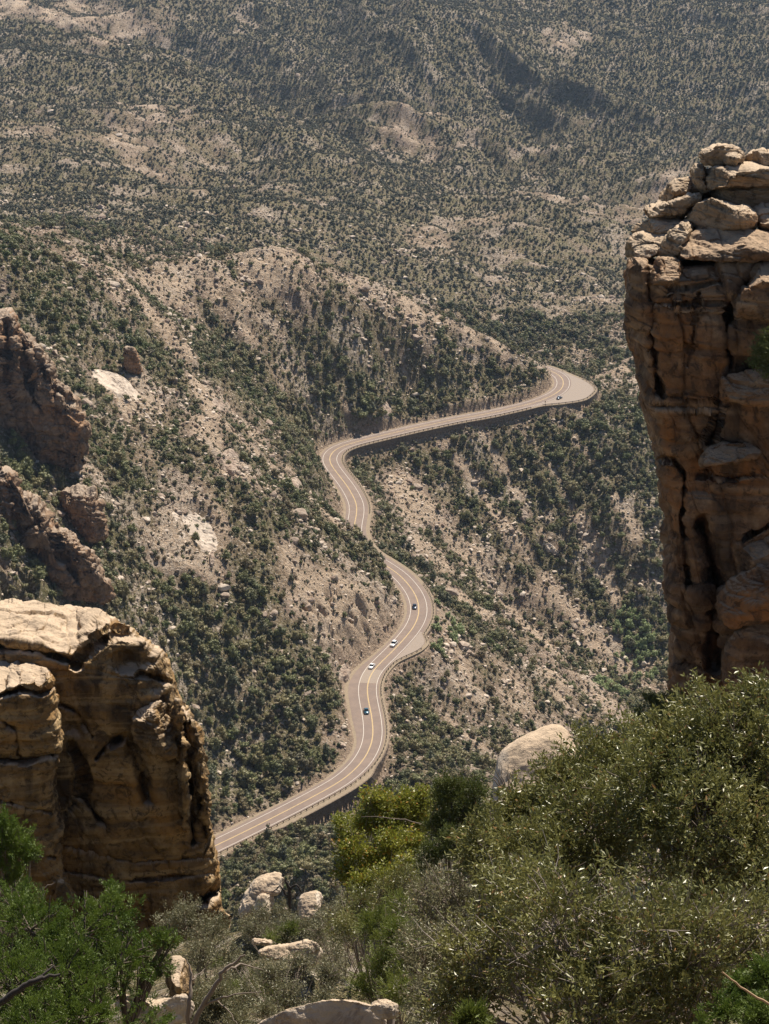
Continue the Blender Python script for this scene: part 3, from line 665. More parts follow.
rot = rng.uniform(0, 2 * pi, n)
allm = sum([VAR[k] for k in names], [])
# the 300 that show largest become things of their own
score = r / y * 1e3 * clear_view(x, y, z + r) * seen(x, y, z + .8 * r) * (kind != 2)
top = np.argsort(-score)[:300]
SHN = {0: ('evergreen_oak', 'rounded olive green evergreen oak', 'tree', 'evergreen oaks on the slopes'),
       1: ('juniper', 'pointed dark juniper', 'tree', 'junipers on the slopes'),
       3: ('green_shrub', 'low fresh green shrub', 'shrub', 'fresh green shrubs on the slopes'),
       4: ('cottonwood', 'pale green broadleaf tree', 'tree', 'pale trees by the creek bed')}
for k in top:
    nm, lab, cat, grp = SHN[int(kind[k])]
    o = link(nm, allm[idx[k]], loc=(x[k], y[k], z[k])); o.scale = (r[k],) * 3; o.rotation_euler = (0, 0, rot[k]); tag(o, ('large ' if r[k] > 2.9 else '') + lab + ' ' + where(x[k], y[k], z[k]), cat, grp)
m = np.ones(n, bool); m[top] = False
o = instancer('slope_shrubs', x[m], y[m], z[m], r[m], rot[m], idx[m], allm); tag(o, kind='stuff'); NSHR = m.sum()
# low scrub between them
x, y = jgrid(-330, 330, 600, 1560, 2.0)
cov = at_grid(COV, x, y); tt = gtt(x, y)
k = (rng.uniform(0, 1, len(x)) < .38 + .40 * cov + .45 * fbm2(x / 4, y / 4, 2, 371)) & (tt > .5); x, y, tt = x[k], y[k], tt[k]
r = np.clip(rng.gamma(4, .19, len(x)), .3, 1.5); r = np.where(tt < 2, r * .6, r); z = ground(x, y) - .05; v = seen(x, y, z + r, .006); x, y, z, r = [a[v] for a in (x, y, z, r)]
lm = VAR['low'] + VAR['green'][:1]
tag(instancer('low_scrub', x, y, z, r, rng.uniform(0, 6.28, len(x)), rng.integers(0, len(lm), len(x)), lm), kind='stuff'); print('low', len(x))
# far scrub
x, y = jgrid(-900, 900, 1500, 4000, 3.3)
cov = at_grid(COV, x, y); n = len(x)
keep = rng.uniform(0, 1, n) < .20 + .85 * cov + .4 * fbm2(x / 9, y / 9, 2, 333)
x, y, cov = x[keep], y[keep], cov[keep]; r = (.72 + .55 * cov) * np.clip(rng.gamma(3.5, 1 / 3.5, len(x)), .5, 2.1) * (1 + .2 * sstep(y, 1800, 3000))
z = ground(x, y) - .2 * r; v = seen(x, y, z + 2 * r, .004); x, y, z, r = [a[v] for a in (x, y, z, r)]
tag(instancer('far_shrubs', x, y, z, r, rng.uniform(0, 6.28, len(x)), rng.integers(0, len(VAR['dot']), len(x)), VAR['dot']), kind='stuff')
NFAR = len(x)
# stones
x, y = jgrid(-340, 340, 600, 1700, 2.4)
cov = at_grid(COV, x, y); tt = gtt(x, y); sl = slope_at(x, y)
oc = fbm2(x / 22, y / 22, 3, 401)
p = .16 + .34 * (1 - cov) + .9 * sstep(oc, .05, .4) * (1.15 - cov) + .12 * sstep(sl, .7, 1.2)
k = (rng.uniform(0, 1, len(x)) < p) & (tt > .8); x, y, cov, oc, tt = [a[k] for a in (x, y, cov, oc, tt)]
r = np.clip(rng.lognormal(-.62, .52, len(x)), .22, 2.6) * (1 + .8 * sstep(oc, .2, .6)); r = np.where(tt < 3, np.minimum(r, .7), r)
z = ground(x, y) + .1 * r; v = seen(x, y, z + r, .01); x, y, z, r = [a[v] for a in (x, y, z, r)]; n = len(x)
idx = rng.integers(0, len(VAR['rock']), n); rot = rng.uniform(0, 6.28, n)
score = r / y * clear_view(x, y, z) * seen(x, y, z + .4 * r)
top = np.argsort(-score)[:220]
for k in top:
    o = link('boulder', VAR['rock'][idx[k]], loc=(x[k], y[k], z[k])); o.scale = (r[k],) * 3; o.rotation_euler = (0, 0, rot[k])
    tag(o, ('big ' if r[k] > 1.9 else 'small ') + ('tan' if idx[k] < 4 else 'pale') + ' granite boulder ' + where(x[k], y[k], z[k]), 'boulder', 'boulders strewn over the slopes')
m = np.ones(n, bool); m[top] = False
tag(instancer('slope_stones', x[m], y[m], z[m], r[m], rot[m], idx[m], VAR['rock']), kind='stuff')
# far outcrops
x, y = jgrid(-900, 900, 1700, 3900, 9)
oc = fbm2(x / 90, y / 120, 3, 431); cov = at_grid(COV, x, y)
k = rng.uniform(0, 1, len(x)) < .06 + .7 * sstep(oc, .18, .5) * (1 - .7 * cov); x, y = x[k], y[k]
r = np.clip(rng.lognormal(.1, .5, len(x)), .5, 5.0); z = ground(x, y); v = seen(x, y, z + r, .004); x, y, z, r = [a[v] for a in (x, y, z, r)]
tag(instancer('far_stones', x, y, z, r, rng.uniform(0, 6.28, len(x)), rng.integers(0, len(VAR['rock']), len(x)), VAR['rock']), kind='stuff')
print('shrubs', NSHR, 'far', NFAR, 'stones', n, 'farst', len(x))
# ------------------------------------------------------------------ big rocks
def pres(pts, n):
    p = np.array(pts, float); p = np.vstack([p, p[:1]])
    d = np.concatenate([[0], np.cumsum(np.linalg.norm(np.diff(p, axis=0), axis=1))]); t = np.linspace(0, d[-1], n, endpoint=False)
    return np.stack([np.interp(t, d, p[:, 0]), np.interp(t, d, p[:, 1])], -1)
def chaikin(p, k=2):
    p = np.array(p, float)
    for _ in range(k):
        q = np.roll(p, -1, 0); p = np.stack([.75 * p + .25 * q, .25 * p + .75 * q], 1).reshape(-1, 2)
    return p
def polydist(px, py, pts):
    best = np.full(px.shape, 1e9)
    for (x1, y1), (x2, y2) in zip(pts[:-1], pts[1:]):
        dx, dy = x2 - x1, y2 - y1; t = np.clip(((px - x1) * dx + (py - y1) * dy) / (dx * dx + dy * dy + 1e-9), 0, 1)
        best = np.minimum(best, np.hypot(px - x1 - t * dx, py - y1 - t * dy))
    return best
def grid_normals(V, Fc):
    a, b, c, d = [V[Fc[:, k]] for k in range(4)]
    n = np.cross(c - a, d - b); N = np.zeros_like(V)
    for k in range(4): 
        for j in range(3): N[:, j] += np.bincount(Fc[:, k], n[:, j], len(V))
    return N / (np.linalg.norm(N, axis=1)[:, None] + 1e-12)
def rock(name, poly, D, depth, back=None, ctr=None, e=.6, eb=.7, brow=None, bk=1.0, cracks=(), dents=(), lean=0.0, nt=200, nf=70, nb=26,
         lump=(.25, 2.2), rough=(.07, .5), strata=(0, 1), fine=.02, jag=0.0, mat=None, parent=None, seed=1, smooth=True, chk=2, blocky=0.0, cells=(), facets=0):
    """closed rock: outline in the picture at distance D, bulging `depth` towards the viewer and reaching `back` behind"""
    back = depth if back is None else back
    poly = np.array(poly, float); rim = pres(chaikin(poly, chk), nt)
    mpp = D / F
    if jag: rim = rim + np.stack([fbm3(np.stack([rim[:, 0] * .08, rim[:, 1] * .08, 0 * rim[:, 0] + seed], -1), 4, seed, .6), fbm3(np.stack([rim[:, 0] * .08, rim[:, 1] * .08, 0 * rim[:, 0] + seed + 9], -1), 4, seed + 3, .6)], -1) * jag
    ctr = poly.mean(0) if ctr is None else np.array(ctr, float)
    def ring(r, Dv):
        p = ctr + (rim - ctr) * r; px, py = p[:, 0], p[:, 1]
        return px, py, np.full(len(px), Dv)
    phis = [(1, f) for f in np.linspace(1, 0, nf, endpoint=False) ** 1.0] + [(0, f) for f in np.linspace(0, 1, nb)]
    PX, PY, DD, FR = [], [], [], []
    r0_ = cos(pi / 2 * .995) ** e; d0_ = sin(pi / 2 * .995) ** e; npole = 10
    for k_ in range(npole):
        px, py, dv = ring(r0_ * (k_ + .02) / npole, D - depth * (d0_ + 0.0)); PX.append(px); PY.append(py); DD.append(dv); FR.append(np.full(len(px), 1.0))
    for front, f in phis:
        ph = f * pi / 2 * .995
        ee = e if front else eb
        r = cos(ph) ** ee if ee < 1 else cos(ph) ** ee; dd = sin(ph) ** ee
        if front and nf: r = max(r, .0)
        px, py, dv = ring(r, D - depth * dd if front else D + back * dd)
        PX.append(px); PY.append(py); DD.append(dv); FR.append(np.full(len(px), dd if front else -dd))
    PX, PY, DD, FR = [np.concatenate(a) for a in (PX, PY, DD, FR)]
    DD = DD + lean * (ctr[1] - PY) * mpp
    if brow is not None:
        b = np.array(brow, float); by = np.interp(PX, b[:, 0], b[:, 1]) + 2.5 * noise2(PX / 12, PY * 0, seed)
        up = np.maximum(0, by - PY); DD = np.maximum(DD + 0, DD + up * mpp * bk) if False else DD + up * mpp * bk
    fr = FR > -.05
    j = 2.2 * noise2(PX / 9, PY / 9, seed + 31)
    for (pts, w, dp) in cracks:
        d = polydist(PX + j, PY + 1.3 * noise2(PX / 7, PY / 7, seed + 5), pts) / w; DD = DD + np.where(fr, dp * np.exp(-d ** 2 * 1.0) * (1 + .5 * noise2(PX / 14, PY / 14, seed + 7)), 0)
    for (cx, cy, rx, ry, dp) in dents:
        DD = DD + np.where(fr, dp * np.exp(-(((PX - cx) / rx) ** 2 + ((PY - cy) / ry) ** 2)), 0)
    nf = nf + npole
    V = P(PX, PY, DD)
    if facets:
        rg_ = np.random.default_rng(seed + 500); lo, hi_ = V.min(0), V.max(0); cc_ = (lo + hi_) / 2; ex = (hi_ - lo) / 2; q_ = (V - cc_) / ex
        for _k in range(facets):
            nn = rg_.normal(0, 1, 3); nn[1] = -abs(nn[1]) * .8; nn /= np.linalg.norm(nn); dl = rg_.uniform(.60, .84) * np.abs(nn).sum() * .86
            q_ = q_ - np.maximum(0, q_ @ nn - dl)[:, None] * nn * .9
        V = q_ * ex + cc_
    Fc = grid_faces(nf + nb, nt, True)[:, ::-1]
    N = grid_normals(V, Fc)
    if (N[: nt * nf] @ np.array([0, -1, 0])).mean() < 0: N = -N; Fc = Fc[:, ::-1]
    NZ0 = N[:, 2].copy()
    d = lump[0] * fbm3(V / lump[1], 3, seed) + rough[0] * fbm3(V / rough[1] * np.array([1, 1, 1.7]), 4, seed + 11, .6)
    if strata[0]:
        s = V[:, 2] / strata[1] + .7 * noise3(V / (strata[1] * 5), seed + 3) + .12 * V[:, 0] / strata[1]
        f_ = s - np.floor(s); k_ = _h(np.floor(s).astype(np.int64), 3, 5, seed) % 1000 / 1000.0
        d = d + strata[0] * ((.35 + k_) * np.minimum(1, 6 * np.minimum(f_, 1 - f_)) - .5) * (1 + .8 * noise3(V / (strata[1] * 3), seed + 77))
    if blocky:
        q = V / (lump[1] * .6); d = d + blocky * np.round(1.5 * fbm3(q * np.array([1, 1, .8]), 2, seed + 41)) / 1.5
    for (am, sx_, sz_) in cells:
        wv = np.stack([V[:, 0] / sx_ + .55 * noise3(V / (sx_ * 1.6), seed + 61) + .25 * V[:, 2] / sz_, V[:, 1] / sx_ + .35 * noise3(V / (sx_ * 1.9), seed + 62), V[:, 2] / sz_ + .45 * noise3(V / (sz_ * 2.2), seed + 63) + .15 * V[:, 0] / sx_], -1)
        iw = np.floor(wv).astype(np.int64); hv = (_h(iw[:, 0], iw[:, 1], iw[:, 2] * 5 + 2, seed + 64) % 1000) / 1000.0 - .5
        fw = wv - iw; ed = np.minimum(np.minimum(fw[:, 0], 1 - fw[:, 0]) * sx_, np.minimum(fw[:, 2], 1 - fw[:, 2]) * sz_)
        d = d + am * hv - am * .35 * np.exp(-(ed / (.05 * (sx_ + sz_) / 2)) ** 2)
    if fine: d = d + fine * fbm3(V / .12, 2, seed + 21)
    V = V + N * d[:, None]
    N2 = grid_normals(V, Fc); N2 = N2 if (N2 * N).sum(1).mean() > 0 else -N2
    bl_ = sstep(.5 * NZ0 + .5 * N2[:, 2] + .12 * noise3(V / (lump[1] * .5), seed + 91), .56, .86)  # share of the paler colour, rising as the surface faces up
    caps = np.array([np.arange(nt)[::-1], (nf + nb - 1) * nt + np.arange(nt)])
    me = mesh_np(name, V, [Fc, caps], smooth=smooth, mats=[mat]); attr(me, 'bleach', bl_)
    o = link(name, me, parent)
    return o
def hero_mat(name, pal, orange, dark, pale, streak=.75, sc_=1.0, band=.4, top=(.58, .45, .32)):
    t = NT(name, .9, .2)
    pos = t.pos()
    n = t.noise(1.1 * sc_, 7, .62); n2 = t.noise(.32 * sc_, 3, .5, dist=.6)
    col = t.ramp(n, (.28, tuple(x * .72 for x in pal)), (.5, pal), (.74, pale))
    col = t.mix(t.ramp(n2, (.48, 0.0), (.66, .8)), col, orange)
    sv = t.mapped(pos, (1.3 * sc_, 1.3 * sc_, .16 * sc_)); s1 = t.noise(1.0, 5, .6, vec=sv, dist=.4)
    col = t.mix(t.math('MULTIPLY', t.ramp(s1, (.47, 0.0), (.60, streak)), t.ramp(t.noise(.25 * sc_, 3), (.38, .25), (.58, 1.0))), col, dark)
    bv = t.mapped(pos, (.10 * sc_, .10 * sc_, 2.2 * sc_)); b1 = t.noise(1.0, 4, .6, vec=bv, dist=.3)
    col = t.mix(t.ramp(b1, (.52, 0.0), (.66, band)), col, pale)
    col = t.mix(t.ramp(t.noise(9 * sc_, 4, .7), (.56, 0.0), (.72, .35)), col, dark)
    crv = t.noise(2.2 * sc_, 6, .7, dist=1.0); col = t.mix(t.ramp(crv, (.40, .7), (.47, 0.0)), col, dark)
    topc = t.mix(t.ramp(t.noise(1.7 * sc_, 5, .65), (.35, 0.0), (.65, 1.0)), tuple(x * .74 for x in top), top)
    col = t.mix(t.attr('bleach'), col, topc)  # up-facing rock takes the paler top colour
    t.color(col)
    h = t.math('ADD', t.noise(6 * sc_, 6, .7), t.math('MULTIPLY', t.voro(2.4 * sc_, feat='DISTANCE_TO_EDGE'), .0))
    h2 = t.math('MULTIPLY', b1, .8)
    t.bump(t.math('ADD', h, h2), .85, .10 / sc_); return t.m
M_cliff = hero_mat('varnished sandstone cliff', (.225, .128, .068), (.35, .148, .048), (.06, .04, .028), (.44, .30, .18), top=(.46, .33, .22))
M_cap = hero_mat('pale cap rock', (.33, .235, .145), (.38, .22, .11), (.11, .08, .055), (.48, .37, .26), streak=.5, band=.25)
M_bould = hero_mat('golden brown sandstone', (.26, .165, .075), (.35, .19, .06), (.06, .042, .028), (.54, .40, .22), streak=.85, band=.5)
M_btop = hero_mat('pale sandstone slab', (.60, .50, .39), (.60, .44, .31), (.34, .26, .20), (.74, .66, .56), streak=.15, band=.15)
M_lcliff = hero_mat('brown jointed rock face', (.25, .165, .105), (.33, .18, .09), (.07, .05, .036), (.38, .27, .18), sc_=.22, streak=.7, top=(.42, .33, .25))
M_white = plain('white car paint', (.75, .75, .74), .25, spec=.6) if False else M_white

c4 = lambda L: [(569 + x / 3.795, 130 + y / 3.795) for x, y in L]
c5 = lambda L: [(569 + x / 3.415, 400 + y / 3.413) for x, y in L]
c6 = lambda L: [(x / 3.104, 590 + y / 3.104) for x, y in L]
c7 = lambda L: [(x / 3.104, 290 + y / 3.104) for x, y in L]
# --- right cliff
CD = 75.0
cliff = empty('rock_cliff', tuple(P(700, 720, CD)))
tag(cliff, 'tall layered brown rock cliff with pale rounded slabs stacked on its top', 'cliff')
bpy.context.view_layer.update()
def cpart(name, poly, D, depth, **kw):
    o = rock(name, poly, D, depth, **kw); o.parent = cliff; o.matrix_parent_inverse = cliff.matrix_world.inverted(); return o
cliff.matrix_world.translation = P(700, 720, CD); bpy.context.view_layer.update()
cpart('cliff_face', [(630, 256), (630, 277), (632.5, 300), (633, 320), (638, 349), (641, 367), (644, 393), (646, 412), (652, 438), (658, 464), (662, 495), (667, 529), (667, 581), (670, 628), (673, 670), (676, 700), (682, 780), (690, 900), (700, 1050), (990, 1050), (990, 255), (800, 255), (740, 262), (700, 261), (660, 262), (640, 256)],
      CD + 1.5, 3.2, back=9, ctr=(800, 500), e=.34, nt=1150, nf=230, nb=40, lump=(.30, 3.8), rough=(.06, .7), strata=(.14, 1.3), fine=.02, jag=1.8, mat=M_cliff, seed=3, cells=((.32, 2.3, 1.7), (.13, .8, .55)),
      cracks=[(c4([(330, 470), (300, 560), (302, 640), (328, 700), (315, 780), (330, 880), (345, 1010)]), 2.2, 1.5), (c4([(759, 480), (700, 540), (655, 600), (620, 670), (598, 760), (612, 880), (600, 960)]), 2.4, 1.8),
              (c5([(515, 0), (510, 60), (480, 150)]), 2.2, 1.3), (c5([(300, 205), (360, 205), (395, 260), (385, 400), (395, 520), (405, 640)]), 1.6, .9), (c4([(330, 583), (430, 600), (600, 575)]), 1.2, .35), (c4([(320, 655), (460, 660), (610, 655)]), 1.0, .35),
              (c5([(450, 420), (480, 520), (500, 640), (490, 780), (500, 900)]), 5.5, 2.0), (c5([(300, 20), (500, 25)]), 2.5, .5), (c5([(520, 640), (600, 660), (683, 600)]), 2, 1.0), (c5([(440, 260), (560, 270), (683, 240)]), 1.5, .7),
              (c5([(560, 820), (610, 740), (683, 690)]), 2, 1.2), (c5([(600, 470), (683, 430)]), 1.6, .7), (c4([(490, 620), (470, 800), (450, 900)]), .9, .25), (c4([(640, 710), (759, 700)]), 1.0, .35)],
      dents=[(757, 372, 26, 16, 1.6), (700, 470, 20, 26, .8), (652, 300, 6, 30, .5)])
B = [  # outline, distance, bulge, label
 (c4([(492, 95), (525, 75), (560, 58), (610, 62), (640, 75), (662, 100), (650, 128), (600, 132), (560, 140), (505, 128)]), 79.0, 1.6, 2.5),
 (c4([(560, 100), (600, 75), (640, 80), (664, 105), (650, 130), (590, 132)]), 78.4, 1.2, 2.2),
 (c4([(655, 120), (690, 85), (759, 72), (900, 60), (900, 150), (680, 145)]), 79.5, 1.6, 3.5),
 (c4([(474, 140), (500, 125), (520, 150), (515, 200), (530, 235), (495, 228), (455, 170)]), 79.0, 1.2, 3.0),
 (c4([(500, 165), (530, 140), (565, 127), (640, 128), (759, 142), (900, 150), (900, 222), (700, 214), (600, 218), (540, 226), (505, 205)]), 77.6, 2.0, 4.0),
 (c4([(342, 262), (350, 235), (375, 215), (455, 188), (490, 200), (500, 225), (450, 235), (400, 252), (350, 276)]), 80.0, 1.4, 2.0),
 (c4([(283, 318), (292, 300), (340, 280), (400, 265), (470, 233), (525, 236), (532, 256), (470, 285), (445, 320), (400, 332), (345, 335), (290, 335)]), 78.6, 1.5, 2.5),
 (c4([(535, 232), (570, 214), (660, 222), (759, 218), (900, 225), (900, 300), (700, 292), (540, 282)]), 77.8, 1.4, 4.0),
 (c4([(450, 350), (462, 310), (485, 282), (540, 262), (620, 280), (700, 300), (724, 340), (710, 372), (640, 384), (560, 385), (470, 376)]), 76.6, 1.7, 4.0),
 (c4([(690, 292), (759, 272), (900, 265), (900, 392), (730, 380), (715, 340)]), 76.8, 1.4, 4.0),
 (c4([(230, 392), (250, 362), (290, 338), (350, 330), (430, 330), (455, 350), (420, 385), (385, 395), (340, 400), (260, 400)]), 78.2, 1.4, 2.5),
 (c4([(224, 440), (245, 400), (300, 372), (390, 362), (392, 395), (350, 450), (325, 485), (260, 492), (228, 480)]), 76.8, 1.6, 3.5),
 (c4([(335, 470), (350, 420), (385, 385), (445, 348), (468, 368), (440, 420), (418, 470), (400, 488), (345, 484)]), 76.0, 1.5, 4.0),
 (c4([(416, 482), (430, 425), (455, 385), (500, 376), (700, 384), (900, 380), (900, 470), (730, 495), (620, 503), (440, 492)]), 75.4, 1.9, 5.0),
 (c4([(303, 575), (312, 520), (340, 484), (400, 480), (432, 495), (425, 560), (400, 585), (330, 588)]), 74.6, 1.3, 4.0),
 (c4([(222, 500), (240, 480), (320, 488), (318, 520), (302, 570), (300, 640), (235, 630), (226, 560)]), 75.4, 1.3, 4.0),
 (c4([(690, 560), (740, 500), (759, 480), (900, 470), (900, 720), (640, 715), (618, 690), (640, 630)]), 73.6, 1.2, 5.0),
 (c4([(575, 975), (600, 945), (650, 920), (760, 912), (900, 905), (900, 1040), (600, 1030)]), 73.6, 1.5, 4.0),
 (c5([(438, 218), (455, 180), (495, 150), (560, 143), (640, 150), (662, 178), (640, 198), (560, 212), (460, 224)]), 73.2, 1.4, 4.0),
 (c5([(505, 700), (520, 660), (560, 612), (640, 570), (760, 540), (900, 540), (900, 760), (640, 760), (560, 790), (520, 760)]), 73.0, 1.8, 5.0),
 (c5([(520, 860), (560, 800), (640, 760), (900, 730), (900, 1100), (560, 1100), (530, 960)]), 73.4, 1.6, 5.0),
 (c5([(505, 600), (540, 560), (620, 470), (760, 420), (900, 420), (900, 560), (620, 610), (540, 640)]), 73.8, 1.4, 5.0),
]
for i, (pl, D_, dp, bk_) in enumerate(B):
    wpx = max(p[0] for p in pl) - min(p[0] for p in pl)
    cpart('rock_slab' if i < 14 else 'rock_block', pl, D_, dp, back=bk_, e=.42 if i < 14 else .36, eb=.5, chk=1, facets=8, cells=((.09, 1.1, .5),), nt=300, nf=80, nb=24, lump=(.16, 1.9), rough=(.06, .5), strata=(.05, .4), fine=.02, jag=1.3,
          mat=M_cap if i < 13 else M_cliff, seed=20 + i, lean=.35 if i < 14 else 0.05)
# --- left boulder
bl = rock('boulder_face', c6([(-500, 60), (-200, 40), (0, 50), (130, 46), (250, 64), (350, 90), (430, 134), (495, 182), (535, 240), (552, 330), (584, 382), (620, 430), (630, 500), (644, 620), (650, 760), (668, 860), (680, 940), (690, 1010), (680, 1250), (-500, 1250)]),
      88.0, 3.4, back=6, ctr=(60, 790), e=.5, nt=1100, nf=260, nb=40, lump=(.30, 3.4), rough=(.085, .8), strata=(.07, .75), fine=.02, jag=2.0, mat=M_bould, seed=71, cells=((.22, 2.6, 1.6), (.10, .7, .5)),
      brow=c6([(-500, 175), (0, 152), (120, 168), (200, 200), (240, 205), (300, 150), (350, 112), (460, 130), (500, 150), (560, 150), (800, 150)]), bk=2.1,
      cracks=[(c6([(240, 215), (300, 160), (360, 125), (450, 140)]), 4, .9), (c6([(0, 175), (120, 190), (200, 215), (240, 235)]), 3, 1.0), (c6([(225, 480), (260, 560), (255, 640), (330, 735)]), 3.0, 1.3), (c6([(350, 470), (400, 450), (440, 560), (460, 650)]), 5, .9),
              (c6([(300, 520), (330, 480), (370, 455)]), 2.2, .8), (c6([(180, 350), (240, 380), (290, 450)]), 2.2, .6), (c6([(630, 960), (680, 925)]), 5, 2.5), (c6([(200, 690), (250, 640)]), 1.6, .7), (c6([(440, 260), (500, 280), (545, 290)]), 2.5, .7), (c6([(330, 860), (330, 800)]), 1.5, .5),
              (c6([(560, 360), (575, 500), (585, 640), (600, 780)]), 3.2, 1.1), (c6([(200, 790), (400, 840), (640, 830)]), 1.6, .5), (c6([(200, 870), (400, 900), (650, 880)]), 1.6, .5)],
      dents=[(400 / 3.1, 590 + 220 / 3.1, 16, 10, .8), (480 / 3.1, 590 + 300 / 3.1, 10, 8, .5), (230 / 3.1, 590 + 420 / 3.1, 14, 10, .5), (160, 860, 40, 30, .5)])
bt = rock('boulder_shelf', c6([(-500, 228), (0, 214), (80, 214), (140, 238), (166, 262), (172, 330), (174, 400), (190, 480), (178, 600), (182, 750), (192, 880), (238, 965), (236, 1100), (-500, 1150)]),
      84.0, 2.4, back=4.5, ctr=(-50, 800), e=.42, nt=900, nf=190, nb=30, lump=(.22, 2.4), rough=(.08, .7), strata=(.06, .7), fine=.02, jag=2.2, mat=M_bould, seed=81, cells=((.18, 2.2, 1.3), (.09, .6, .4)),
      brow=c6([(-500, 325), (0, 322), (60, 292), (120, 300), (150, 272), (400, 272)]), bk=2.1,
      cracks=[(c6([(-100, 530), (0, 525), (80, 530), (165, 505)]), 3, 1.1), (c6([(0, 330), (60, 310), (130, 322), (165, 300)]), 2, .9), (c6([(0, 400), (50, 440), (60, 520)]), 2, .7), (c6([(-50, 640), (160, 690)]), 1.5, .5), (c6([(-50, 780), (170, 830)]), 1.5, .5)])
kn_ = rock('boulder_knob', c6([(398, 425), (415, 390), (450, 362), (500, 343), (535, 360), (550, 400), (556, 470), (545, 520), (500, 530), (440, 490), (405, 450)]), 84.8, 1.0, back=3, e=.7, nt=240, nf=60, nb=20, lump=(.2, 1.2), rough=(.12, .5), fine=.03, jag=1.2, mat=M_bould, seed=85, lean=.5, facets=7, cells=((.1, .7, .5),))
kr1 = rock('boulder_rib', c6([(546, 325), (562, 370), (566, 450), (580, 560), (586, 690), (578, 780), (562, 720), (556, 560), (548, 430)]), 84.9, .5, back=3, e=.8, nt=200, nf=30, nb=16, lump=(.25, .8), rough=(.16, .4), fine=.03, jag=1.6, mat=M_bould, seed=87)
kr2 = rock('boulder_rib', c6([(580, 380), (620, 428), (634, 520), (646, 640), (655, 770), (640, 790), (622, 660), (604, 540), (588, 450)]), 85.9, .6, back=3, e=.8, nt=200, nf=30, nb=16, lump=(.25, .8), rough=(.16, .4), fine=.03, jag=1.6, mat=M_bould, seed=89)
lt = empty('giant_boulder', tuple(P(100, 910, 85))); tag(lt, 'huge golden brown boulder with a flat pale top, standing above the road', 'boulder')
bpy.context.view_layer.update()
for o in (bl, bt, kn_, kr1, kr2): o.parent = lt; o.matrix_parent_inverse = lt.matrix_world.inverted()
# --- crags on the left slope
def crag(name, poly, base, depth, back, seed, label, cat='crag', mat=None, **kw):
    h = hit(*base); kw.setdefault('lump', (2.2, 11)); kw.setdefault('rough', (.9, 3.5)); kw.setdefault('e', .6); kw.setdefault('jag', 3.0); kw.setdefault('nt', 420); kw.setdefault('nf', 130)
    o = rock(name, poly, h[1] + depth * .35, depth, back=back, fine=0, nb=26, mat=mat or M_lcliff, seed=seed, **kw)
    tag(o, label, cat); return o
crag('crag', c7([(-200, 40), (0, 58), (25, 62), (45, 90), (60, 130), (110, 160), (150, 212), (165, 270), (205, 312), (250, 352), (264, 430), (272, 510), (250, 570), (120, 560), (-200, 540)]), (60, 470), 16, 22, 131,
     'tall dark brown crag with an upright fin, highest of the crags at the left', lean=.35, strata=(.25, 3.0), jag=4, cells=((2.4, 8, 6), (.9, 2.6, 2.2)), facets=6,
     cracks=[(c7([(60, 130), (90, 260), (120, 380), (160, 470)]), 3.5, 7), (c7([(20, 100), (20, 300), (60, 460)]), 3, 5), (c7([(160, 280), (180, 400), (200, 520)]), 2.5, 4), (c7([(100, 180), (150, 290), (230, 350)]), 2.5, 4)])
crag('crag', c7([(-200, 540), (-60, 535), (0, 558), (45, 580), (60, 628), (110, 650), (150, 682), (165, 730), (210, 745), (262, 792), (300, 850), (335, 900), (345, 960), (330, 1040), (-200, 1060)]), (90, 600), 16, 22, 137,
     'broad brown crag right behind the flat pale top of the giant boulder', lean=.35, strata=(.25, 3.0), jag=4, cells=((2.4, 8, 6), (.9, 2.6, 2.2)), facets=6,
     cracks=[(c7([(160, 680), (180, 800), (240, 900)]), 4, 6), (c7([(40, 640), (60, 800), (30, 900)]), 3, 4), (c7([(110, 830), (140, 900), (150, 960)]), 7, 6), (c7([(0, 740), (60, 760), (120, 720)]), 2.5, 4)])
crag('crag', c7([(180, 645), (205, 612), (240, 605), (295, 612), (310, 660), (322, 700), (325, 775), (290, 790), (240, 740), (215, 690)]), (90, 545), 7, 10, 139, 'small notched crag between the two large crags at the left', lean=.4, nt=240, nf=70, lump=(1.6, 7), cells=((1.4, 5, 4), (.7, 2, 1.6)), facets=6)
crag('rock_pinnacle', c7([(384, 185), (398, 174), (418, 180), (424, 200), (432, 225), (446, 250), (430, 268), (395, 262), (384, 240)]), (133, 374), 3.0, 4, 149, 'lone stubby rock pinnacle standing above the pale bedrock slab', 'pinnacle', lump=(.8, 4), rough=(.4, 1.5), strata=(.35, 2.2), jag=1.0, nt=160, nf=50)
SLAB = (c7([(265, 243), (310, 244), (380, 262), (425, 310), (460, 360), (505, 405), (520, 450), (470, 410), (420, 375), (350, 325), (300, 290)]), 'pale bare bedrock slab slanting down below the lone pinnacle')
